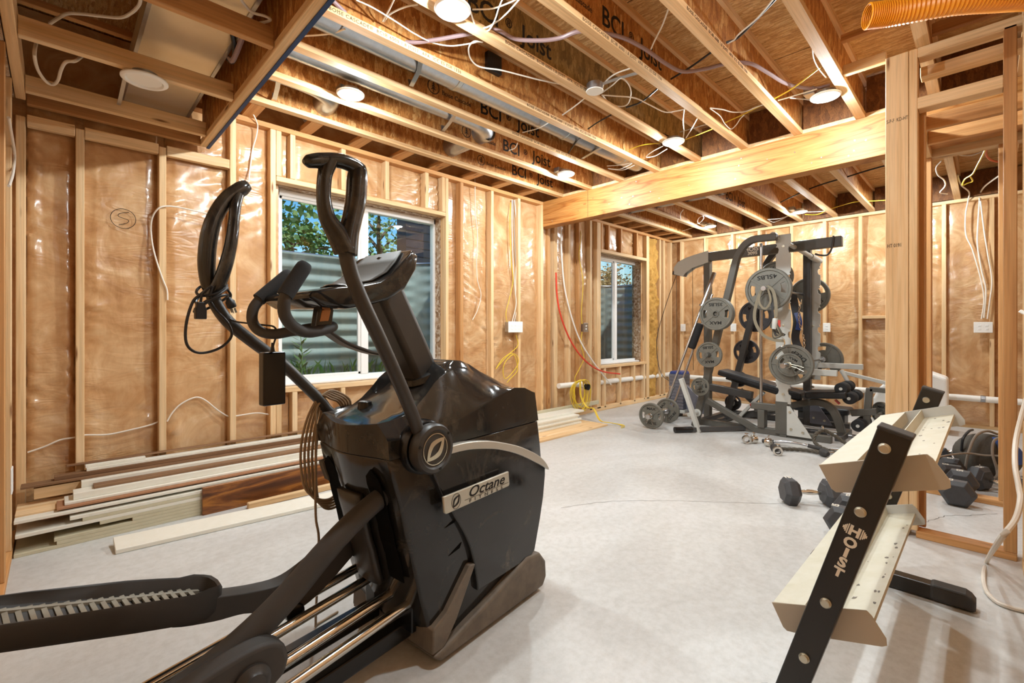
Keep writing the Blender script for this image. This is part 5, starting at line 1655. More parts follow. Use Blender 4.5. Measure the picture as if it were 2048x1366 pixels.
bp = plate_wheel('plate seen nearly edge-on at the right end of the bench', .118, .03, '10LBS')
aim(bp, (6.24, .78, .27), (-.75, .66, 0), 0)
# ---- small things on the floor in front of the machine
def collar(x, y, ang, label):
    t = thing('barbell_collar', label, 'collar', (0, 0, 0), 'chrome collars on the floor')
    MB().lathe([(.026, -.022), (.04, -.022), (.042, -.018), (.042, .018), (.04, .022), (.026, .022), (.026, -.022)], (0, 0, 0), (1, 0, 0), 24, cap=False).build('ring', 'chrome', t, smooth=35)
    MB().cyl((0, 0, .038), (0, 0, .062), .007, 10).cyl((0, -.018, .062), (0, .018, .062), .005, 8).build('screw', 'chrome', t, smooth=35)
    t.matrix_basis = Matrix.Translation((x, y, .042)) @ Matrix.Rotation(R(ang), 4, 'Z')
    return t
collar(4.985, 1.70, 35, 'leftmost chrome collar of the cluster on the floor')
collar(5.06, 1.655, -40, 'second chrome collar from the left on the floor')
collar(5.02, 1.51, 80, 'third chrome collar from the left, standing below the silver upright')
collar(4.72, 1.34, 20, 'chrome collar nearest the camera, in front of the black rope')
tr = thing('triceps_rope', 'black twisted triceps rope with rubber ends lying on the floor', 'rope', (4.95, 1.25, 0))
def rope(name, pts, r, par):
    P = catmull(pts, 10)
    m = MB()
    for ph in range(3):
        q = []
        for i, p in enumerate(P):
            d = (P[min(i + 1, len(P) - 1)] - P[max(i - 1, 0)]).normalized()
            x, y, _ = axes(d)
            a = i * .55 + ph * 2 * PI / 3
            q.append(p + x * (r * .5 * math.cos(a)) + y * (r * .5 * math.sin(a)))
        m.tube(q, r * .56, 7)
    return m.build(name, 'rope_black', par, smooth=True)
rope('rope', [(4.86, 1.40, .035), (4.93, 1.34, .022), (5.0, 1.25, .022), (5.03, 1.13, .022), (4.99, 1.04, .03)], .017, tr)
for p, q in (((4.84, 1.43, .035), (4.90, 1.375, .035)), ((5.0, 1.06, .036), (4.94, .99, .036))):
    MB().lathe([(.02, 0), (.036, .012), (.036, .05), (.018, .085)], p, tuple(Vector(q) - Vector(p)), 16).build('rubber_end', 'black_rubber', tr, smooth=True)
tr2 = thing('triceps_rope', 'second twisted rope with a steel eye, draped over the steel bars on the floor', 'rope', (5.3, 1.1, 0))
rope('rope', [(5.38, 1.12, .17), (5.30, 1.17, .13), (5.25, 1.17, .07), (5.20, 1.10, .03), (5.15, 1.0, .022), (5.12, .93, .022)], .017, tr2)
rope('rope', [(5.38, 1.12, .17), (5.42, 1.04, .12), (5.43, .94, .05), (5.40, .84, .022)], .017, tr2)
MB().tube([(5.38 + .022 * math.cos(a), 1.13 + .010 * math.cos(a), .185 + .022 * math.sin(a)) for a in [2 * PI * k / 14 for k in range(14)]], .006, 8, closed=True).build('eye', 'chrome', tr2, smooth=True)
def handle_bar(label, pts, r=.013, grips=True):
    t = thing('pull_bar', label, 'handle', tuple(pts[0]), 'steel cable handles on the floor')
    MB().tube(pts, r, 12, sub=5).build('bar', 'steel_bar', t, smooth=True)
    if grips:
        for a, b in ((pts[0], pts[1]), (pts[-1], pts[-2])):
            a, b = Vector(a), Vector(b); d = (b - a).normalized()
            MB().cyl(a, a + d * .11, r + .006, 14).build('grip', 'black_rubber', t, smooth=True, bevel=.003)
    return t
handle_bar('curved steel cable handle with black grips below the silver upright', [(5.14, 1.60, .021), (5.13, 1.50, .03), (5.13, 1.38, .05), (5.17, 1.24, .04), (5.19, 1.10, .021)])
handle_bar('straight steel bar lying under the ropes', [(5.06, 1.12, .014), (5.14, .98, .014), (5.2, .86, .014)], .014, False)
handle_bar('second straight steel bar lying beside the ropes', [(5.24, 1.06, .014), (5.32, .92, .014), (5.38, .80, .014)], .014, False)
fb = thing('floor_bar', 'steel bar with dark foam sleeve lying on the floor between the machine feet', 'bar', (6.0, 1.35, 0))
MB().cyl((5.95, 1.62, .027), (6.02, 1.22, .027), .026, 16).build('sleeve', 'dark_grey_paint', fb, smooth=True)
MB().cyl((6.02, 1.22, .02), (6.08, .90, .02), .019, 16).build('bar', 'steel_bar', fb, smooth=True)
pd = thing('step_platform', 'dark folded pad on the floor behind the bench', 'pad', (6.9, 1.35, 0))
MB().box(6.75, 7.05, 1.15, 1.75, .12, .2).build('pad', 'black_vinyl', pd, bevel=.03, seg=3)
MB().box(6.8, 7.0, 1.2, 1.7, 0, .12).build('base', 'dark_grey_paint', pd, bevel=.01)
wt = thing('exercise_bike', 'white rounded machine cover behind the bench, beside the wooden post', 'machine', (7.1, .62, 0))
MB().prism([(.95, .0), (.95, .34), (.90, .46), (.80, .58), (.66, .66), (.45, .68), (.3, .62), (.3, .0)], lambda u, v, w: Vector((w, u, v)), (6.95, 7.25)).build('shell', 'white_plastic', wt, bevel=.03, seg=3)
# ================================================================== CABLES, PIPES, BOXES, DUCTS
CABLES = [
  ('cable', 'thick mauve cable bundle threaded through the joists across the ceiling', 'cable', 'cable_mauve', 0.011, [(0.926, 2.207, 2.765), (0.989, 2.256, 2.765), (1.129, 2.313, 2.765), (1.288, 2.339, 2.765), (1.418, 2.267, 2.765), (1.505, 2.15, 2.765), (1.588, 2.008, 2.765), (1.686, 1.853, 2.765), (1.817, 1.832, 2.765), (1.927, 1.744, 2.765), (1.989, 1.652, 2.765), (2.029, 1.528, 2.765), (2.201, 1.42, 2.765), (2.393, 1.377, 2.765), (2.629, 1.362, 2.765), (2.794, 1.33, 2.765), (2.866, 1.22, 2.765), (2.905, 1.1, 2.765), (3.002, 1.004, 2.765), (3.185, 0.963, 2.765), (3.428, 0.916, 2.765), (3.611, 0.816, 2.765), (3.642, 0.723, 2.765)]),
  ('cable', 'white cable looping beside the nearest lit disc light', 'cable', 'cable_white', 0.0038, [(1.458, 1.785, 2.73), (1.543, 1.849, 2.73), (1.583, 1.855, 2.73), (1.609, 1.807, 2.73), (1.607, 1.691, 2.73), (1.577, 1.549, 2.73)]),
  ('cable', 'second white cable curling under the nearest lit disc light', 'cable', 'cable_white', 0.0038, [(1.458, 1.785, 2.725), (1.527, 1.838, 2.725), (1.597, 1.864, 2.725), (1.622, 1.829, 2.725), (1.591, 1.748, 2.725), (1.544, 1.667, 2.725), (1.507, 1.593, 2.725)]),
  ('cable', 'white cable running off to the right of the nearest lit disc light', 'cable', 'cable_white', 0.0038, [(1.483, 1.797, 2.75), (1.55, 1.721, 2.75), (1.582, 1.63, 2.75), (1.599, 1.561, 2.75)]),
  ('cable', 'white cable drooping between the joists below the nearest lit disc light', 'cable', 'cable_white', 0.0038, [(1.044, 2.153, 2.76), (1.127, 2.146, 2.76), (1.26, 2.158, 2.76), (1.393, 2.176, 2.76), (1.504, 2.172, 2.76), (1.593, 2.129, 2.76), (1.652, 2.046, 2.76), (1.697, 1.964, 2.76)]),
  ('cable', 'white cable hanging in a long loop under the black box in the ceiling', 'cable', 'cable_white', 0.0045, [(1.687, 1.952, 2.745), (1.649, 1.984, 2.745), (1.663, 2.046, 2.745), (1.729, 2.117, 2.745), (1.803, 2.151, 2.745), (1.863, 2.138, 2.745), (1.943, 2.09, 2.745), (2.071, 2.043, 2.745), (2.203, 1.995, 2.745), (2.332, 1.936, 2.745)]),
  ('cable', 'pair of white cables rising by the soffit edge at the top of the photo', 'cable', 'cable_white', 0.0045, [(1.221, 2.217, 2.77), (1.202, 2.118, 2.77), (1.178, 2.018, 2.77)]),
  ('cable', 'white cable crossing above the mauve bundle near the soffit', 'cable', 'cable_white', 0.0045, [(1.236, 2.229, 2.78), (1.229, 2.154, 2.78), (1.256, 2.054, 2.78), (1.293, 1.993, 2.78)]),
  ('cable', 'short white cable end beside the silver duct at the soffit', 'cable', 'cable_white', 0.0045, [(0.962, 2.622, 2.76), (1.027, 2.546, 2.76), (1.074, 2.476, 2.76), (1.102, 2.402, 2.76)]),
  ('cable', 'white cable leaving the round junction box to the right', 'cable', 'cable_white', 0.0045, [(2.626, 1.818, 2.735), (2.702, 1.762, 2.735), (2.823, 1.682, 2.735), (2.986, 1.66, 2.735), (3.16, 1.637, 2.735), (3.203, 1.574, 2.735), (3.225, 1.51, 2.735)]),
  ('cable', 'white cable loop beside the round junction box', 'cable', 'cable_white', 0.0045, [(2.628, 1.82, 2.75), (2.594, 1.71, 2.75), (2.562, 1.623, 2.75), (2.671, 1.635, 2.75), (2.782, 1.688, 2.75), (2.888, 1.78, 2.75), (2.876, 1.842, 2.75), (2.776, 1.859, 2.75), (2.669, 1.836, 2.75)]),
  ('cable', 'white cable curving up from the round junction box to the next joist', 'cable', 'cable_white', 0.0045, [(2.65, 1.835, 2.77), (2.564, 1.749, 2.77), (2.525, 1.646, 2.77), (2.539, 1.53, 2.77)]),
  ('cable', 'short white cable end hanging left of the round junction box', 'cable', 'cable_white', 0.0045, [(2.579, 1.921, 2.735), (2.621, 2.039, 2.735), (2.664, 2.189, 2.735)]),
  ('cable', 'dark cable crossing the bay right of the round junction box', 'cable', 'cable_black', 0.006, [(2.925, 1.816, 2.75), (2.931, 1.707, 2.75), (2.874, 1.579, 2.75), (2.827, 1.5, 2.75)]),
  ('cable', 'dark cable with white one crossing two bays near the middle of the ceiling', 'cable', 'cable_black', 0.006, [(2.868, 1.444, 2.79), (2.827, 1.298, 2.79), (2.759, 1.13, 2.79)]),
  ('cable', 'dark cable slanting up to the top of the photo between two joists', 'cable', 'cable_black', 0.006, [(2.728, 1.041, 2.79), (2.732, 0.98, 2.79), (2.648, 0.861, 2.79), (2.537, 0.721, 2.79)]),
  ('cable', 'white cable lying along the dark slanting cable', 'cable', 'cable_white', 0.004, [(2.735, 1.036, 2.785), (2.729, 0.997, 2.785), (2.693, 0.958, 2.785), (2.624, 0.841, 2.785), (2.516, 0.722, 2.785)]),
  ('cable', 'grey cable stub poking down through the web left of the big beam', 'cable', 'cable_black', 0.005, [(3.06, 2.249, 2.77), (3.017, 2.127, 2.77), (2.984, 1.981, 2.77)]),
  ('cable', 'dark cable stub near the silver duct', 'cable', 'cable_black', 0.006, [(3.306, 2.646, 2.75), (3.197, 2.498, 2.75), (3.116, 2.372, 2.75)]),
  ('cable', 'white cable stub below the painted joist lettering', 'cable', 'cable_white', 0.004, [(2.68, 2.616, 2.74), (2.711, 2.481, 2.74), (2.693, 2.35, 2.74)]),
  ('cable', 'two white cables by the disc light nearest the wall end of the beam', 'cable', 'cable_white', 0.004, [(2.863, 2.961, 2.74), (2.861, 2.884, 2.74), (2.8, 2.792, 2.74)]),
  ('cable', 'white cable hanging into the disc light in front of the beam', 'cable', 'cable_white', 0.0045, [(3.217, 1.517, 2.735), (3.38, 1.602, 2.735), (3.57, 1.688, 2.735), (3.714, 1.764, 2.735)]),
  ('cable', 'second white cable dropping to the disc light in front of the beam', 'cable', 'cable_white', 0.0045, [(3.431, 1.517, 2.735), (3.556, 1.612, 2.735), (3.712, 1.738, 2.735)]),
  ('cable', 'grey cable stretched right from the disc light in front of the beam', 'cable', 'cable_grey', 0.004, [(3.576, 1.724, 2.74), (3.581, 1.603, 2.74), (3.589, 1.509, 2.74)]),
  ('cable', 'yellow cable stretched right from the disc light in front of the beam', 'cable', 'cable_yellow', 0.004, [(3.738, 1.754, 2.735), (3.717, 1.623, 2.735), (3.695, 1.514, 2.735)]),
  ('cable', 'yellow cable end left of the disc light in front of the beam', 'cable', 'cable_yellow', 0.004, [(3.628, 2.216, 2.75), (3.62, 2.084, 2.75), (3.688, 1.957, 2.75)]),
  ('cable', 'pair of white cable ends left of the disc light in front of the beam', 'cable', 'cable_white', 0.0045, [(3.744, 1.958, 2.74), (3.792, 2.084, 2.74), (3.87, 2.192, 2.74), (3.907, 2.122, 2.74), (3.831, 1.966, 2.74)]),
  ('cable', 'bunch of white cables under the duct in front of the beam', 'cable', 'cable_white', 0.004, [(3.8, 2.568, 2.735), (3.867, 2.466, 2.735), (3.905, 2.353, 2.735), (3.963, 2.527, 2.735), (3.866, 2.601, 2.735), (4.005, 2.525, 2.735), (3.969, 2.365, 2.735)]),
  ('cable', 'white cable bundled with yellow one drooping near the right end of the beam', 'cable', 'cable_white', 0.0045, [(3.343, 1.387, 2.74), (3.431, 1.334, 2.74), (3.522, 1.298, 2.74), (3.579, 1.231, 2.74), (3.566, 1.159, 2.74), (3.561, 1.092, 2.74)]),
  ('cable', 'yellow cable drooping near the right end of the beam', 'cable', 'cable_yellow', 0.0045, [(3.671, 1.408, 2.745), (3.639, 1.287, 2.745), (3.593, 1.168, 2.745), (3.55, 1.057, 2.745), (3.482, 0.915, 2.745), (3.398, 0.808, 2.745), (3.314, 0.709, 2.745)]),
  ('cable', 'thin white loop hanging below the yellow cable near the beam', 'cable', 'cable_white', 0.0035, [(3.34, 1.386, 2.735), (3.51, 1.383, 2.735), (3.674, 1.41, 2.735), (3.799, 1.412, 2.735), (3.753, 1.357, 2.735), (3.668, 1.297, 2.735), (3.62, 1.253, 2.735)]),
  ('cable', 'white cable ends left of the disc light beside the post', 'cable', 'cable_white', 0.0045, [(3.559, 1.009, 2.735), (3.566, 0.907, 2.735), (3.573, 0.782, 2.735)]),
  ('cable', 'second white cable at the left of the disc light beside the post', 'cable', 'cable_white', 0.004, [(3.58, 0.941, 2.735), (3.656, 0.885, 2.735), (3.714, 0.848, 2.735)]),
  ('cable', 'white cable hanging from the joist above the disc light beside the post', 'cable', 'cable_white', 0.004, [(3.054, 0.69, 2.745), (3.165, 0.71, 2.745), (3.305, 0.718, 2.745), (3.472, 0.711, 2.745)]),
  ('cable', 'white cable hanging from the joist at the top between two bays', 'cable', 'cable_white', 0.0045, [(2.189, 1.115, 2.76), (2.285, 1.198, 2.76), (2.373, 1.289, 2.76), (2.433, 1.346, 2.76)]),
  ('cable', 'white cable loop in the far bays beyond the beam', 'cable', 'cable_white', 0.0045, [(5.891, 2.792, 2.735), (6.09, 2.929, 2.735), (6.428, 3.083, 2.735), (6.713, 3.158, 2.735), (6.825, 3.094, 2.735), (6.798, 2.983, 2.735), (6.57, 2.818, 2.735), (6.393, 2.749, 2.735)]),
  ('cable', 'second white loop at the far lit disc light', 'cable', 'cable_white', 0.0045, [(6.396, 2.757, 2.73), (6.498, 2.859, 2.73), (6.766, 2.984, 2.73), (6.927, 2.964, 2.73), (6.893, 2.86, 2.73)]),
  ('cable', 'white cable end over the far window', 'cable', 'cable_white', 0.0045, [(7.182, 3.42, 2.74), (7.089, 3.253, 2.74), (6.995, 3.1, 2.74)]),
  ('cable', 'bunch of white cables left of the right far disc light', 'cable', 'cable_white', 0.0045, [(7.308, 2.208, 2.74), (7.37, 2.064, 2.74), (7.244, 1.904, 2.74), (7.556, 2.182, 2.74), (7.39, 2.213, 2.74)]),
  ('cable', 'pale cables right of the right far disc light', 'cable', 'cable_white', 0.004, [(7.182, 1.709, 2.735), (7.295, 1.561, 2.735), (7.329, 1.456, 2.735)]),
  ('cable', 'yellow cables fanning right of the right far disc light', 'cable', 'cable_yellow', 0.005, [(7.384, 1.757, 2.745), (7.507, 1.636, 2.745), (7.321, 1.482, 2.745), (7.199, 1.322, 2.745), (7.108, 1.149, 2.745), (7.207, 0.989, 2.745), (7.297, 0.84, 2.745)]),
  ('cable', 'black cable running across the far joists toward the post', 'cable', 'cable_black', 0.008, [(6.688, 1.873, 2.8), (6.397, 1.574, 2.8), (6.206, 1.328, 2.8), (6.094, 1.074, 2.8), (5.993, 0.864, 2.8), (5.936, 0.695, 2.8)]),
  ('cable', 'black cable seen high through the framed opening', 'cable', 'cable_black', 0.008, [(5.951, 0.386, 2.84), (5.96, 0.241, 2.84), (5.962, 0.075, 2.84), (5.961, -0.094, 2.84)]),
  ('cable', 'white cable snaking left of the joist seen through the framed opening', 'cable', 'cable_white', 0.006, [(5.945, 0.302, 2.74), (6.147, 0.348, 2.74), (6.46, 0.351, 2.74), (6.72, 0.318, 2.74), (7.008, 0.323, 2.74), (7.298, 0.379, 2.74), (7.441, 0.322, 2.74)]),
  ('cable', 'yellow cable tangle hanging behind the framed opening', 'cable', 'cable_yellow', 0.007, [(5.478, -0.012, 2.7), (5.786, 0.017, 2.7), (6.181, 0.061, 2.7), (6.502, 0.1, 2.7), (6.662, 0.157, 2.7), (6.918, 0.182, 2.7), (6.862, 0.143, 2.7), (6.807, 0.104, 2.7), (6.568, 0.119, 2.7)]),
  ('cable', 'orange cable loop behind the top of the framed opening', 'cable', 'cable_orange', 0.009, [(5.474, -0.027, 2.74), (5.719, -0.007, 2.74), (5.999, 0.005, 2.74), (6.244, -0.027, 2.74), (6.372, -0.081, 2.74)]),
  ('cable', 'white cable dipping across behind the framed opening', 'cable', 'cable_white', 0.006, [(5.812, 0.235, 2.78), (6.012, 0.175, 2.78), (6.095, 0.093, 2.78), (5.989, -0.004, 2.78), (5.866, -0.086, 2.78)]),
  ('cable', 'white cable dropping down the far wall to the outlet box, left of the bundle', 'cable', 'cable_white', 0.007, [(6.603, 0.211, 2.74), (7.085, 0.198, 2.74), (7.511, 0.144, 2.74), (7.66, 0.155, 2.668), (7.66, 0.176, 2.507), (7.66, 0.172, 2.27), (7.66, 0.117, 2.086), (7.66, 0.047, 1.73), (7.66, 0.023, 1.497), (7.66, 0.043, 1.278)]),
  ('cable', 'bundle of white cables dropping down the far wall to the outlet box', 'cable', 'cable_white', 0.008, [(6.914, -0.094, 2.74), (7.324, 0.014, 2.74), (7.713, 0.056, 2.74), (7.66, 0.06, 2.649), (7.66, 0.072, 2.372), (7.66, 0.076, 2.14), (7.66, 0.043, 1.846), (7.66, 0.007, 1.611), (7.66, 0.023, 1.289)]),
  ('cable', 'white cable right of the bundle on the far wall by the outlet box', 'cable', 'cable_white', 0.007, [(7.65, 0.051, 2.645), (7.65, 0.023, 2.305), (7.65, -0.009, 2.012), (7.65, -0.041, 1.722), (7.65, -0.025, 1.494), (7.65, -0.005, 1.277)]),
  ('cable', 'white cable looping round a stud and plate on the left of the window wall', 'cable', 'cable_white', 0.005, [(0.796, 3.77, 1.95), (0.701, 3.77, 1.958), (0.589, 3.77, 1.968), (0.52, 3.765, 1.964), (0.475, 3.765, 1.943), (0.448, 3.8, 1.893), (0.44, 3.82, 1.82), (0.446, 3.8, 1.703), (0.466, 3.775, 1.589), (0.497, 3.77, 1.477), (0.518, 3.77, 1.413), (0.521, 3.77, 1.347)]),
  ('cable', 'white cable drooping low across the studs on the left of the window wall', 'cable', 'cable_white', 0.005, [(-0.118, 3.82, 0.453), (-0.048, 3.82, 0.475), (0.014, 3.82, 0.502), (0.074, 3.82, 0.507), (0.123, 3.82, 0.514), (0.226, 3.82, 0.501), (0.334, 3.82, 0.513), (0.435, 3.82, 0.53), (0.482, 3.82, 0.547)]),
  ('cable', 'white cable arching low between studs left of the elliptical arm', 'cable', 'cable_white', 0.005, [(0.525, 3.82, 0.541), (0.555, 3.82, 0.597), (0.602, 3.82, 0.649), (0.682, 3.82, 0.685), (0.74, 3.82, 0.661), (0.816, 3.82, 0.582), (0.878, 3.82, 0.532), (0.925, 3.82, 0.525), (0.99, 3.82, 0.528), (1.074, 3.82, 0.529), (1.161, 3.82, 0.506), (1.218, 3.82, 0.495)]),
  ('cable', 'white cable hanging beside the soffit edge left of the large window', 'cable', 'cable_white', 0.005, [(0.987, 3.684, 2.74), (1.051, 3.76, 2.684), (1.069, 3.8, 2.654), (1.061, 3.81, 2.584), (1.043, 3.83, 2.492), (1.027, 3.82, 2.373), (1.008, 3.8, 2.235)]),
  ('cable', 'thin white cable hanging loose right of the large window', 'cable', 'cable_white', 0.0045, [(3.188, 3.82, 2.777), (3.172, 3.8, 2.636), (3.179, 3.8, 2.371), (3.206, 3.8, 2.163), (3.192, 3.8, 1.895), (3.206, 3.8, 1.683), (3.255, 3.8, 1.526), (3.206, 3.8, 1.363), (3.137, 3.8, 1.256)]),
  ('cable', 'white cables running down a stud into the white switch box', 'cable', 'cable_white', 0.006, [(3.751, 3.83, 2.649), (3.731, 3.81, 2.354), (3.747, 3.81, 1.954), (3.779, 3.81, 1.612), (3.796, 3.81, 1.439), (3.723, 3.81, 1.219)]),
  ('cable', 'second white cable of the bundle at the switch box', 'cable', 'cable_white', 0.006, [(3.791, 3.83, 2.657), (3.814, 3.82, 2.369), (3.822, 3.82, 2.08), (3.798, 3.82, 1.729), (3.814, 3.82, 1.411), (3.765, 3.82, 1.208)]),
  ('cable', 'grey cable of the bundle at the switch box', 'cable', 'cable_grey', 0.006, [(3.767, 3.83, 2.652), (3.786, 3.825, 2.192), (3.811, 3.825, 1.847), (3.844, 3.825, 1.5), (3.794, 3.825, 1.208)]),
  ('cable', 'yellow cable running down to the switch box', 'cable', 'cable_yellow', 0.004, [(3.726, 3.83, 2.615), (3.689, 3.8, 2.346), (3.705, 3.8, 1.949), (3.737, 3.8, 1.723), (3.674, 3.8, 1.491), (3.626, 3.8, 1.348), (3.642, 3.8, 1.235)]),
  ('cable', 'yellow cable coil hanging under the switch box', 'cable', 'cable_yellow', 0.0045, [(3.766, 3.78, 1.093), (3.798, 3.78, 0.977), (3.686, 3.78, 0.895), (3.553, 3.78, 0.827), (3.455, 3.78, 0.721), (3.515, 3.78, 0.773), (3.67, 3.78, 0.878), (3.782, 3.78, 0.851), (3.798, 3.78, 0.758), (3.686, 3.78, 0.65), (3.592, 3.78, 0.606), (3.561, 3.78, 0.703), (3.607, 3.78, 0.802), (3.734, 3.78, 0.864), (3.79, 3.78, 0.69), (3.67, 3.78, 0.595), (3.623, 3.78, 0.559)]),
  ('water_pipe', 'white pipe hanging in a curve to the floor pipe beside the red one', 'pipe', 'pvc_white', 0.01, [(4.586, 3.8, 2.475), (4.616, 3.8, 2.045), (4.676, 3.8, 1.665), (4.831, 3.8, 1.281), (5.014, 3.8, 0.983), (5.273, 3.8, 0.723), (5.511, 3.8, 0.528), (5.724, 3.8, 0.362)]),
  ('water_pipe', 'red plastic water pipe curving down beside the small window', 'pipe', 'pex_red', 0.011, [(4.462, 3.77, 1.869), (4.481, 3.77, 1.589), (4.55, 3.77, 1.34), (4.721, 3.77, 1.053), (4.952, 3.77, 0.819), (5.231, 3.77, 0.651), (5.529, 3.77, 0.557), (5.912, 3.77, 0.504)]),
  ('cable', 'yellow cable hanging down a stud to the metal box by the small window', 'cable', 'cable_yellow', 0.005, [(5.053, 3.88, 2.601), (5.053, 3.83, 2.431), (5.009, 3.83, 2.157), (5.064, 3.83, 1.96), (5.098, 3.83, 1.76), (5.064, 3.83, 1.42), (5.075, 3.83, 1.231)]),
  ('cable', 'yellow cable leading from the metal box down to the coil', 'cable', 'cable_yellow', 0.005, [(5.062, 3.82, 1.123), (5.04, 3.82, 0.948), (5.107, 3.82, 0.777), (5.018, 3.82, 0.647), (4.91, 3.82, 0.52), (4.931, 3.82, 0.432)]),
  ('cable', 'flat white cable bowing over the second soffit joist', 'cable', 'cable_white', 0.007, [(-0.022, 3.037, 2.57), (0.003, 2.964, 2.57), (0.035, 2.886, 2.57), (0.083, 2.843, 2.57), (0.14, 2.806, 2.57), (0.206, 2.756, 2.57), (0.238, 2.682, 2.57), (0.257, 2.592, 2.57), (0.256, 2.516, 2.57)]),
  ('cable', 'flat white cable looping down under the soffit joist at far left', 'cable', 'cable_white', 0.007, [(-0.067, 3.106, 2.5), (-0.072, 3.029, 2.4), (-0.064, 3.192, 2.4), (-0.038, 3.311, 2.4), (-0.013, 3.327, 2.4), (0.005, 3.249, 2.4), (0.015, 3.114, 2.4), (0.031, 3.005, 2.4), (0.061, 2.965, 2.4), (0.091, 3.117, 2.5)]),
  ('cable', 'white cable loop at the top near the soffit edge', 'cable', 'cable_white', 0.006, [(0.426, 2.272, 2.53), (0.471, 2.337, 2.53), (0.53, 2.35, 2.53), (0.605, 2.333, 2.53), (0.653, 2.286, 2.53), (0.68, 2.231, 2.53), (0.654, 2.22, 2.53), (0.608, 2.233, 2.53), (0.567, 2.2, 2.53), (0.538, 2.162, 2.53)]),
  ('cable', 'white cable running down the left wall studs', 'cable', 'cable_white', 0.006, [(-0.155, 3.085, 2.108), (-0.155, 3.315, 2.086), (-0.155, 3.502, 2.051), (-0.155, 3.387, 1.933), (-0.155, 3.116, 1.806)]),
  ('cable', 'thick white cord hanging from the right wall and curling on the floor', 'cable', 'cable_white', 0.0085, [(2.75, -0.119, 0.913), (2.75, -0.101, 0.827), (2.72, -0.081, 0.713), (2.6, -0.075, 0.637), (2.45, -0.08, 0.589), (2.35, -0.08, 0.57), (2.25, -0.065, 0.526), (2.2, -0.03, 0.465), (3.239, -0.002, 0.03), (3.084, 0.011, 0.009), (2.914, 0.003, 0.009), (2.821, -0.027, 0.009), (2.801, -0.067, 0.009), (2.809, -0.122, 0.009)]),
]

for nm, lab, cat, mt, r, P in CABLES:
    tag(MB().tube(P, r, 8, sub=5).build(nm, mt, smooth=True, origin=P[0]), lab, cat)
for lab, mt, P in (('grey cable bundle hanging inside the soffit near its edge, right one', 'cable_mauve', [(.645, 2.05, 2.80), (.64, 2.19, 2.67), (.635, 2.40, 2.58), (.63, 2.62, 2.50), (.64, 2.75, 2.56)]),
                   ('dark cable bundle slanting inside the soffit near its edge, left one', 'cable_black', [(.55, 2.45, 2.62), (.60, 2.52, 2.56), (.63, 2.60, 2.52), (.64, 2.70, 2.52), (.645, 2.85, 2.62)])):
    tag(MB().tube(P, .012, 8, sub=5).build('cable', mt, smooth=True, origin=P[0]), lab, 'cable')
# coil of yellow cable over the pipe stub, with its tail on the floor
rr = random.Random(21)
cc = MB()
for k in range(9):
    a = rr.uniform(-.06, .06); w = .12 + .12 * rr.random(); h = .20 + .09 * rr.random(); x = 4.86 + a; y = 3.70 + .006 * k - .03
    cc.tube([(x, y - .015, .50), (x - w * .7, y, .46), (x - w, y, .36), (x - w * .7, y, .50 - h * 1.2), (x, y - .01, .50 - h * 1.5), (x + w * .7, y, .50 - h * 1.2), (x + w * .9, y, .36), (x + w * .6, y, .47)], .0042, 7, sub=4, closed=True)
for k in range(3):
    o = .012 * k
    cc.tube([(4.80 + o, 3.66, .50), (4.79 + o, 3.64, .30), (4.80 + o, 3.55, .17), (4.76 + o, 3.42, .17), (4.72, 3.30 - o, .05), (4.78, 3.18 - o, .03), (4.82 + o, 3.06 - o, .012), (4.70 + .03 * k, 2.98, .008)], .0042, 7, sub=5)
tag(cc.build('cable_coil', 'cable_yellow', smooth=True, origin=(4.8, 3.7, .4)), 'tangled yellow cable coil hanging low on the window wall with its tail on the floor', 'cable')
# drain pipe along the walls
pp = thing('drain_pipe', 'white plastic pipe running low along the two far walls', 'pipe', (7.0, 3.8, .39))
MB().cyl((5.50, 3.885, .40), (7.60, 3.885, .375), .036, 18).build('wall_run', 'pvc_white', pp, smooth=35)
MB().cyl((7.625, 3.84, .36), (7.625, -.3, .352), .036, 18).build('wall_run', 'pvc_white', pp, smooth=35)
m = MB(); m.ball((7.62, 3.875, .37), .048, 14, 8); m.build('elbow', 'pvc_white', pp, smooth=True)
for y in (2.0, .03):
    MB().lathe([(.039, -.02), (.041, -.018), (.041, .018), (.039, .02)], (7.625, y, .355), (0, 1, 0), 18, cap=False).build('clamp', 'galvanized', pp, smooth=35)
ps = thing('pipe_stub', 'white pipe stub with black cap behind the yellow cable coil on the window wall', 'pipe', (4.9, 3.8, .42))
MB().cyl((4.55, 3.80, .44), (5.02, 3.80, .43), .034, 16).build('pipe', 'pvc_white', ps, smooth=35)
MB().cyl((4.98, 3.84, .42), (4.98, 3.70, .405), .034, 16).build('outlet', 'pvc_white', ps, smooth=35)
MB().lathe([(.039, 0), (.041, .01), (.041, .05), (.03, .052), (.001, .05)], (4.98, 3.70, .405), (0, -1, -.1), 18).build('cap', 'black_gloss', ps, smooth=35)
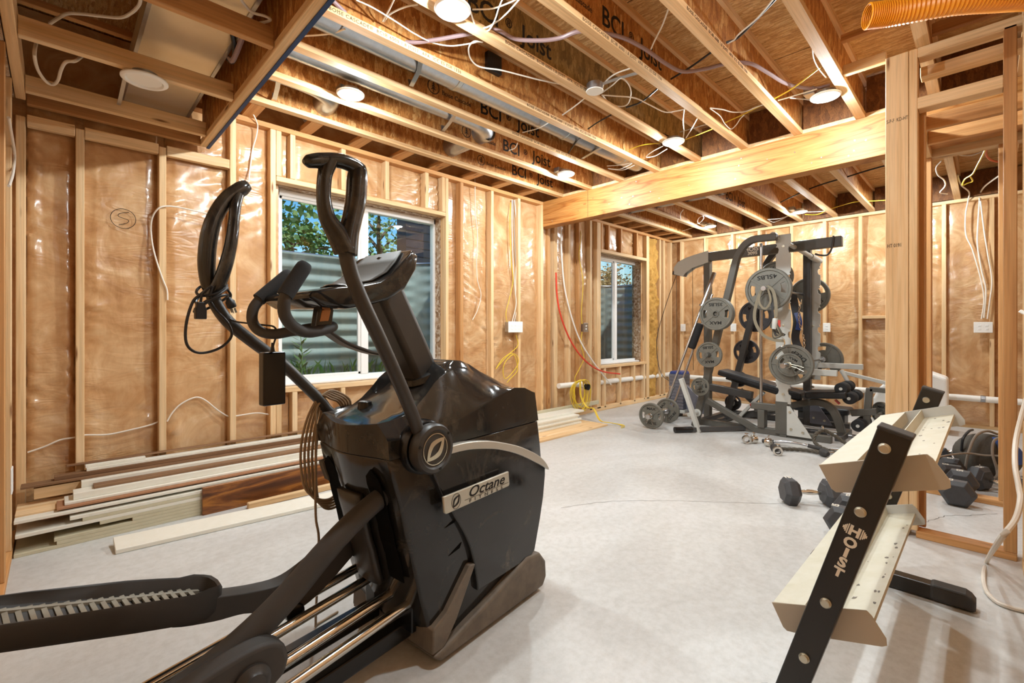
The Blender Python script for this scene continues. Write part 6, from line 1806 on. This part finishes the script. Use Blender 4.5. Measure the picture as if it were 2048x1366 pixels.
# electrical boxes
def box(label, x, y, z, wall, w=.075, d=.05, gang=1, plate='white_plastic', body='galvanized'):
    t = thing('outlet_box', label, 'outlet box', (x, y, z))
    W2 = w * gang * .85 if gang > 1 else w
    if wall == 'W':
        MB().box(x - W2 / 2, x + W2 / 2, y, y + d, z - .055, z + .055).build('back_box', body, t, bevel=.003)
        p = MB().box(x - W2 / 2 - .006, x + W2 / 2 + .006, y - .007, y - .0005, z - .062, z + .062).build('cover_plate', plate, t, bevel=.003)
        for k in range(gang):
            cx = x + (k - (gang - 1) / 2) * .06
            for dz in (-.02, .02): MB().box(cx - .012, cx + .012, y - .009, y - .0071, z + dz - .010, z + dz + .010).build('socket', 'vinyl_white', p, bevel=.002)
    else:
        MB().box(x, x + d, y - W2 / 2, y + W2 / 2, z - .055, z + .055).build('back_box', body, t, bevel=.003)
        p = MB().box(x - .007, x - .0005, y - W2 / 2 - .006, y + W2 / 2 + .006, z - .062, z + .062).build('cover_plate', plate, t, bevel=.003)
        for k in range(gang):
            cy = y + (k - (gang - 1) / 2) * .06
            for dz in (-.02, .02): MB().box(x - .009, x - .0071, cy - .012, cy + .012, z + dz - .010, z + dz + .010).build('socket', 'vinyl_white', p, bevel=.002)
    return t
box('wide white switch box on a stud right of the large window', 3.72, 3.745, 1.184, 'W', .085, .06, 3)
box('small metal outlet box on a stud left of the small window', 5.12, 3.80, 1.184, 'W', .08, .05, 1, 'galvanized')
box('white outlet in the far corner, leftmost on the back wall', 7.665, 3.64, 1.19, 'B', .075, .02, 1)
box('white outlet on the back wall seen between the two leaning columns', 7.665, 2.81, 1.19, 'B', .075, .02, 1)
box('white outlet on the back wall right of the gym machine', 7.665, 1.56, 1.185, 'B', .075, .02, 1)
box('white double switch box under the cables, seen through the framed opening', 7.655, .03, 1.18, 'B', .085, .03, 2)
sw = thing('switch_plate', 'white switch plate seen edge-on on the right wall beside the door stud', 'switch', (2.92, -.12, 1.22))
MB().box(2.86, 2.98, -.119, -.113, 1.16, 1.285).build('cover_plate', 'white_plastic', sw, bevel=.003)
for dx in (-.02, .02): MB().bar((2.92 + dx, -.113, 1.22), (2.92 + dx, -.097, 1.232), .008, .012).build('toggle', 'white_plastic', sw, bevel=.002)
lo_ = thing('outlet_box', 'white outlet low on the left wall beside the pile of boards', 'outlet box', (-.16, 3.35, .41))
MB().box(-.161, -.154, 3.31, 3.39, .35, .475).build('cover_plate', 'white_plastic', lo_, bevel=.003)
# ---- ducts
du = thing('duct', 'round silver duct running between two joists beside the soffit, farther from the wall', 'duct', (2.4, 2.49, 2.84))
MB().cyl((.78, 2.475, 2.855), (4.20, 2.475, 2.855), .10, 28).build('tube', 'galvanized', du, smooth=True)
for x in (1.9, 3.05, 3.9):
    MB().lathe([(.1, -.02), (.104, -.015), (.104, .015), (.1, .02)], (x, 2.475, 2.855), (1, 0, 0), 28, cap=False).build('seam_tape', 'zinc', du, smooth=35)
du2 = thing('duct', 'shorter silver duct in the next bay, bending toward the wall above the first window', 'duct', (1.7, 2.9, 2.85))
MB().tube([(.78, 2.89, 2.855), (2.2, 2.89, 2.855), (2.45, 2.90, 2.85), (2.58, 2.98, 2.85), (2.62, 3.10, 2.85), (2.62, 3.62, 2.85)], .085, 22, sub=5).build('tube', 'galvanized', du2, smooth=True)
MB().lathe([(.087, -.03), (.09, -.02), (.09, .02), (.087, .03)], (2.62, 3.0, 2.85), (0, 1, 0), 24, cap=False).build('collar', 'zinc', du2, smooth=35)
du3 = thing('duct', 'short grey duct boot passing through the joist near the soffit edge', 'duct', (1.3, 3.3, 2.85))
MB().tube([(.78, 3.27, 2.865), (1.18, 3.27, 2.865), (1.36, 3.29, 2.85), (1.43, 3.40, 2.845), (1.44, 3.75, 2.845)], .08, 22, sub=5).build('tube', 'galvanized', du3, smooth=True)
du4 = thing('duct', 'silver duct crossing the joists beyond the big beam', 'duct', (5.7, 3.0, 2.85))
MB().cyl((5.72, 2.2, 2.86), (5.72, 3.9, 2.86), .085, 24).build('tube', 'galvanized', du4, smooth=True)
dp = thing('sheet_metal_duct', 'large rectangular sheet metal duct above the dropped soffit frame', 'duct', (.45, 2.8, 2.55))
m = MB(); m.box(.285, .62, .6, 3.74, 2.565, 2.70); m.build('duct_body', 'tin_panel', dp, bevel=.004)
for y in (1.1, 2.42, 3.1):
    MB().box(.275, .63, y, y + .035, 2.556, 2.5645).build('drive_cleat', 'galvanized', dp, bevel=.002)
for x in (.278, .612):
    MB().box(x, x + .016, .6, 3.74, 2.558, 2.564).build('edge_seam', 'galvanized', dp)
MB().bar((.27, 3.12, 2.56), (.26, 3.555, 2.47), .018, .006).build('hanger_strap', 'galvanized', dp)
def strap(label, pts):
    t = MB().sweep(pts, .028, .004, up=(0, 0, 1)).build('hanger_strap', 'galvanized', origin=pts[0])
    tag(t, label, 'metal strap')
strap('metal strap bracing the farther round duct near the soffit', [(1.52, 2.30, 2.752), (1.60, 2.46, 2.748), (1.66, 2.64, 2.748), (1.665, 2.66, 2.80)])
strap('metal strap under the duct between the two lit lights', [(2.10, 2.72, 2.752), (2.16, 2.88, 2.75), (2.22, 3.06, 2.75), (2.225, 3.07, 2.80)])
strap('metal strap beside the grey duct boot near the soffit', [(1.00, 3.12, 2.752), (1.04, 3.27, 2.75), (1.08, 3.46, 2.75), (1.085, 3.475, 2.80)])
strap('metal strap under the duct close to the big beam', [(3.40, 2.30, 2.752), (3.44, 2.46, 2.748), (3.50, 2.64, 2.748)])
strap('metal bar carrying the round junction box between joists', [(2.52, 1.80, 2.745), (2.55, 1.65, 2.75), (2.60, 1.49, 2.755)])
bb_ = MB(); bb_.box(1.98, 2.10, 2.24, 2.275, 2.83, 2.95)
tag(bb_.build('junction_box', 'cable_black', origin=(2.04, 2.26, 2.9), bevel=.004), 'black plastic box fixed on the joist above the loop of white cable', 'electrical box')
# ---- orange corrugated hose near the camera
hp = catmull([(2.70, .393, 2.613), (2.765, .29, 2.613), (2.86, .10, 2.613), (2.98, -.05, 2.613), (3.08, -.17, 2.613), (3.13, -.26, 2.613)], 26)
prof = []
m = MB(); rings = []
acc = 0
for i, p in enumerate(hp):
    d = (hp[min(i + 1, len(hp) - 1)] - hp[max(i - 1, 0)]).normalized()
    x, y, _ = axes(d)
    r = .056 if i % 2 else .050
    rings.append([p + x * (r * math.cos(2 * PI * j / 28)) + y * (r * math.sin(2 * PI * j / 28)) for j in range(28)])
m.rings(rings, cap=False)
o = m.build('orange_hose', 'orange_hose', smooth=20, origin=hp[0])
sd = o.modifiers.new('solid', 'SOLIDIFY'); sd.thickness = .004
tag(o, 'bright orange corrugated hose hung under the joists at the top right corner', 'hose')
# ================================================================== BOARDS ON THE FLOOR
def board(label, mt, x0, x1, y0, y1, z0, z1, group=None, bev=.0015, tilt=0):
    o = MB().box(x0, x1, y0, y1, z0, z1).build('board', mt, bevel=bev, seg=1, origin=(x0, y0, z0))
    if tilt: o.rotation_euler = (tilt, 0, 0)
    return tag(o, label, 'board', group)
GB = 'cream boards stacked in the lower front of the pile'
LB = 'cream board edge in the lower front of the long pile under the window wall'
ZB = [0, .019, .038, .057, .076, .095, .114, .133]
XS = [-.155, .0, -.01, .31, .17, -.15, .10, .05]
MT = ['cream_board', 'cream_board', 'cream_board', 'cream_board', 'cream_board', 'white_board', 'cream_board', 'white_board']
for i in range(8):
    lab = LB if MT[i] == 'cream_board' else ('white board with a brown underside jutting out left, halfway up the front of the pile' if i == 5 else 'white-edged board just under the big gap at the front of the pile')
    board(lab, MT[i], XS[i], 2.28 + .03 * ((i * 7) % 5), 3.42 + .004 * ((i * 3) % 3), 3.735, ZB[i], ZB[i] + .0185, GB if MT[i] == 'cream_board' else None)
board('brown fibreboard offcut at the left end of the pile, under the wide white board', 'mdf_brown', -.06, .26, 3.47, 3.73, .152, .166)
board('wide white board reaching the left wall at mid height of the pile', 'white_board', -.155, 2.30, 3.43, 3.50, .1665, .182)
board('pale pine board behind the wide white one at the left end of the pile', 'pine_X', -.155, .60, 3.505, 3.735, .1665, .19)
board('brown fibreboard strip lying on the wide white board', 'mdf_brown', .00, 2.2, 3.45, 3.60, .1905, .203)
board('narrow white moulding on the brown strip in the middle of the pile', 'white_board', .03, 2.24, 3.475, 3.62, .2035, .217)
board('thick white door casing with stepped profile, upper front of the pile', 'white_board', .065, 2.28, 3.50, 3.60, .2175, .252)
board('grey-brown plank lying on the thick white casing', 'old_board_X', .15, 2.2, 3.525, 3.60, .2525, .268)
board('white moulding behind the grey-brown plank near the top of the pile', 'white_board', .10, 2.3, 3.605, 3.655, .2175, .285)
board('thin orange pine strip jutting out left in the upper pile', 'pine_X', -.09, 1.4, 3.66, 3.69, .2175, .278)
board('dark weathered board reaching nearly to the left wall in the upper pile', 'old_board_X', -.14, 2.2, 3.65, 3.735, .2855, .298)
board('weathered brown board second from the top against the studs', 'old_board_X', -.01, 2.0, 3.68, 3.74, .2985, .320)
board('white moulding pair, lower one, at the top of the pile', 'white_board', .125, 2.3, 3.69, 3.745, .3205, .338)
board('white moulding pair, shorter upper one, at the top of the pile', 'white_board', .12, .40, 3.70, 3.75, .3385, .354)
board('thin brown lath on the very top of the pile against the studs', 'old_board_X', .04, 2.2, 3.735, 3.775, .3545, .362)
board('glossy rosewood-grained plank standing on edge in front of the pile', 'rosewood', .645, 2.15, 3.394, 3.414, 0, .172)
board('short square pine lumber lying in front of the rosewood plank', 'pine_X', .875, 1.9, 3.30, 3.338, .001, .04, bev=.004)
o = MB()
P = [(.215, 3.262, .022), (1.75, 3.10, .022), (1.75, 2.965, .001), (.215, 3.118, .001)]
Q = [Vector(p) + Vector((0, 0, .022)) for p in P]
o.rings([[Vector(p) for p in P], Q])
tag(o.build('board', 'white_board', bevel=.002, seg=1, origin=P[0]), 'long white painted board lying alone on the concrete in front of the pile', 'board')
# second stack right of the trainer
board('bare pine board lying flat on the floor in front of the right stack of trim', 'pine_X', 2.95, 4.72, 3.18, 3.56, 0, .02)
z = .0205
for i, (x1, y0) in enumerate(((4.55, 3.44), (4.53, 3.45), (4.55, 3.44), (4.50, 3.455), (4.52, 3.45))):
    board('white trim boards of the right stack beside the yellow cable coil', 'white_board', 2.95, x1, y0, 3.735, z, z + .021, 'white trim boards in the right stack')
    z += .0215
board('topmost white board of the right stack, its end jutting toward the small window', 'white_board', 2.95, 4.72, 3.53, 3.74, z, z + .022)
board('long pale lath leaning along the studs above the right stack', 'cream_board', 2.95, 5.35, 3.745, 3.775, z + .0005, z + .052)
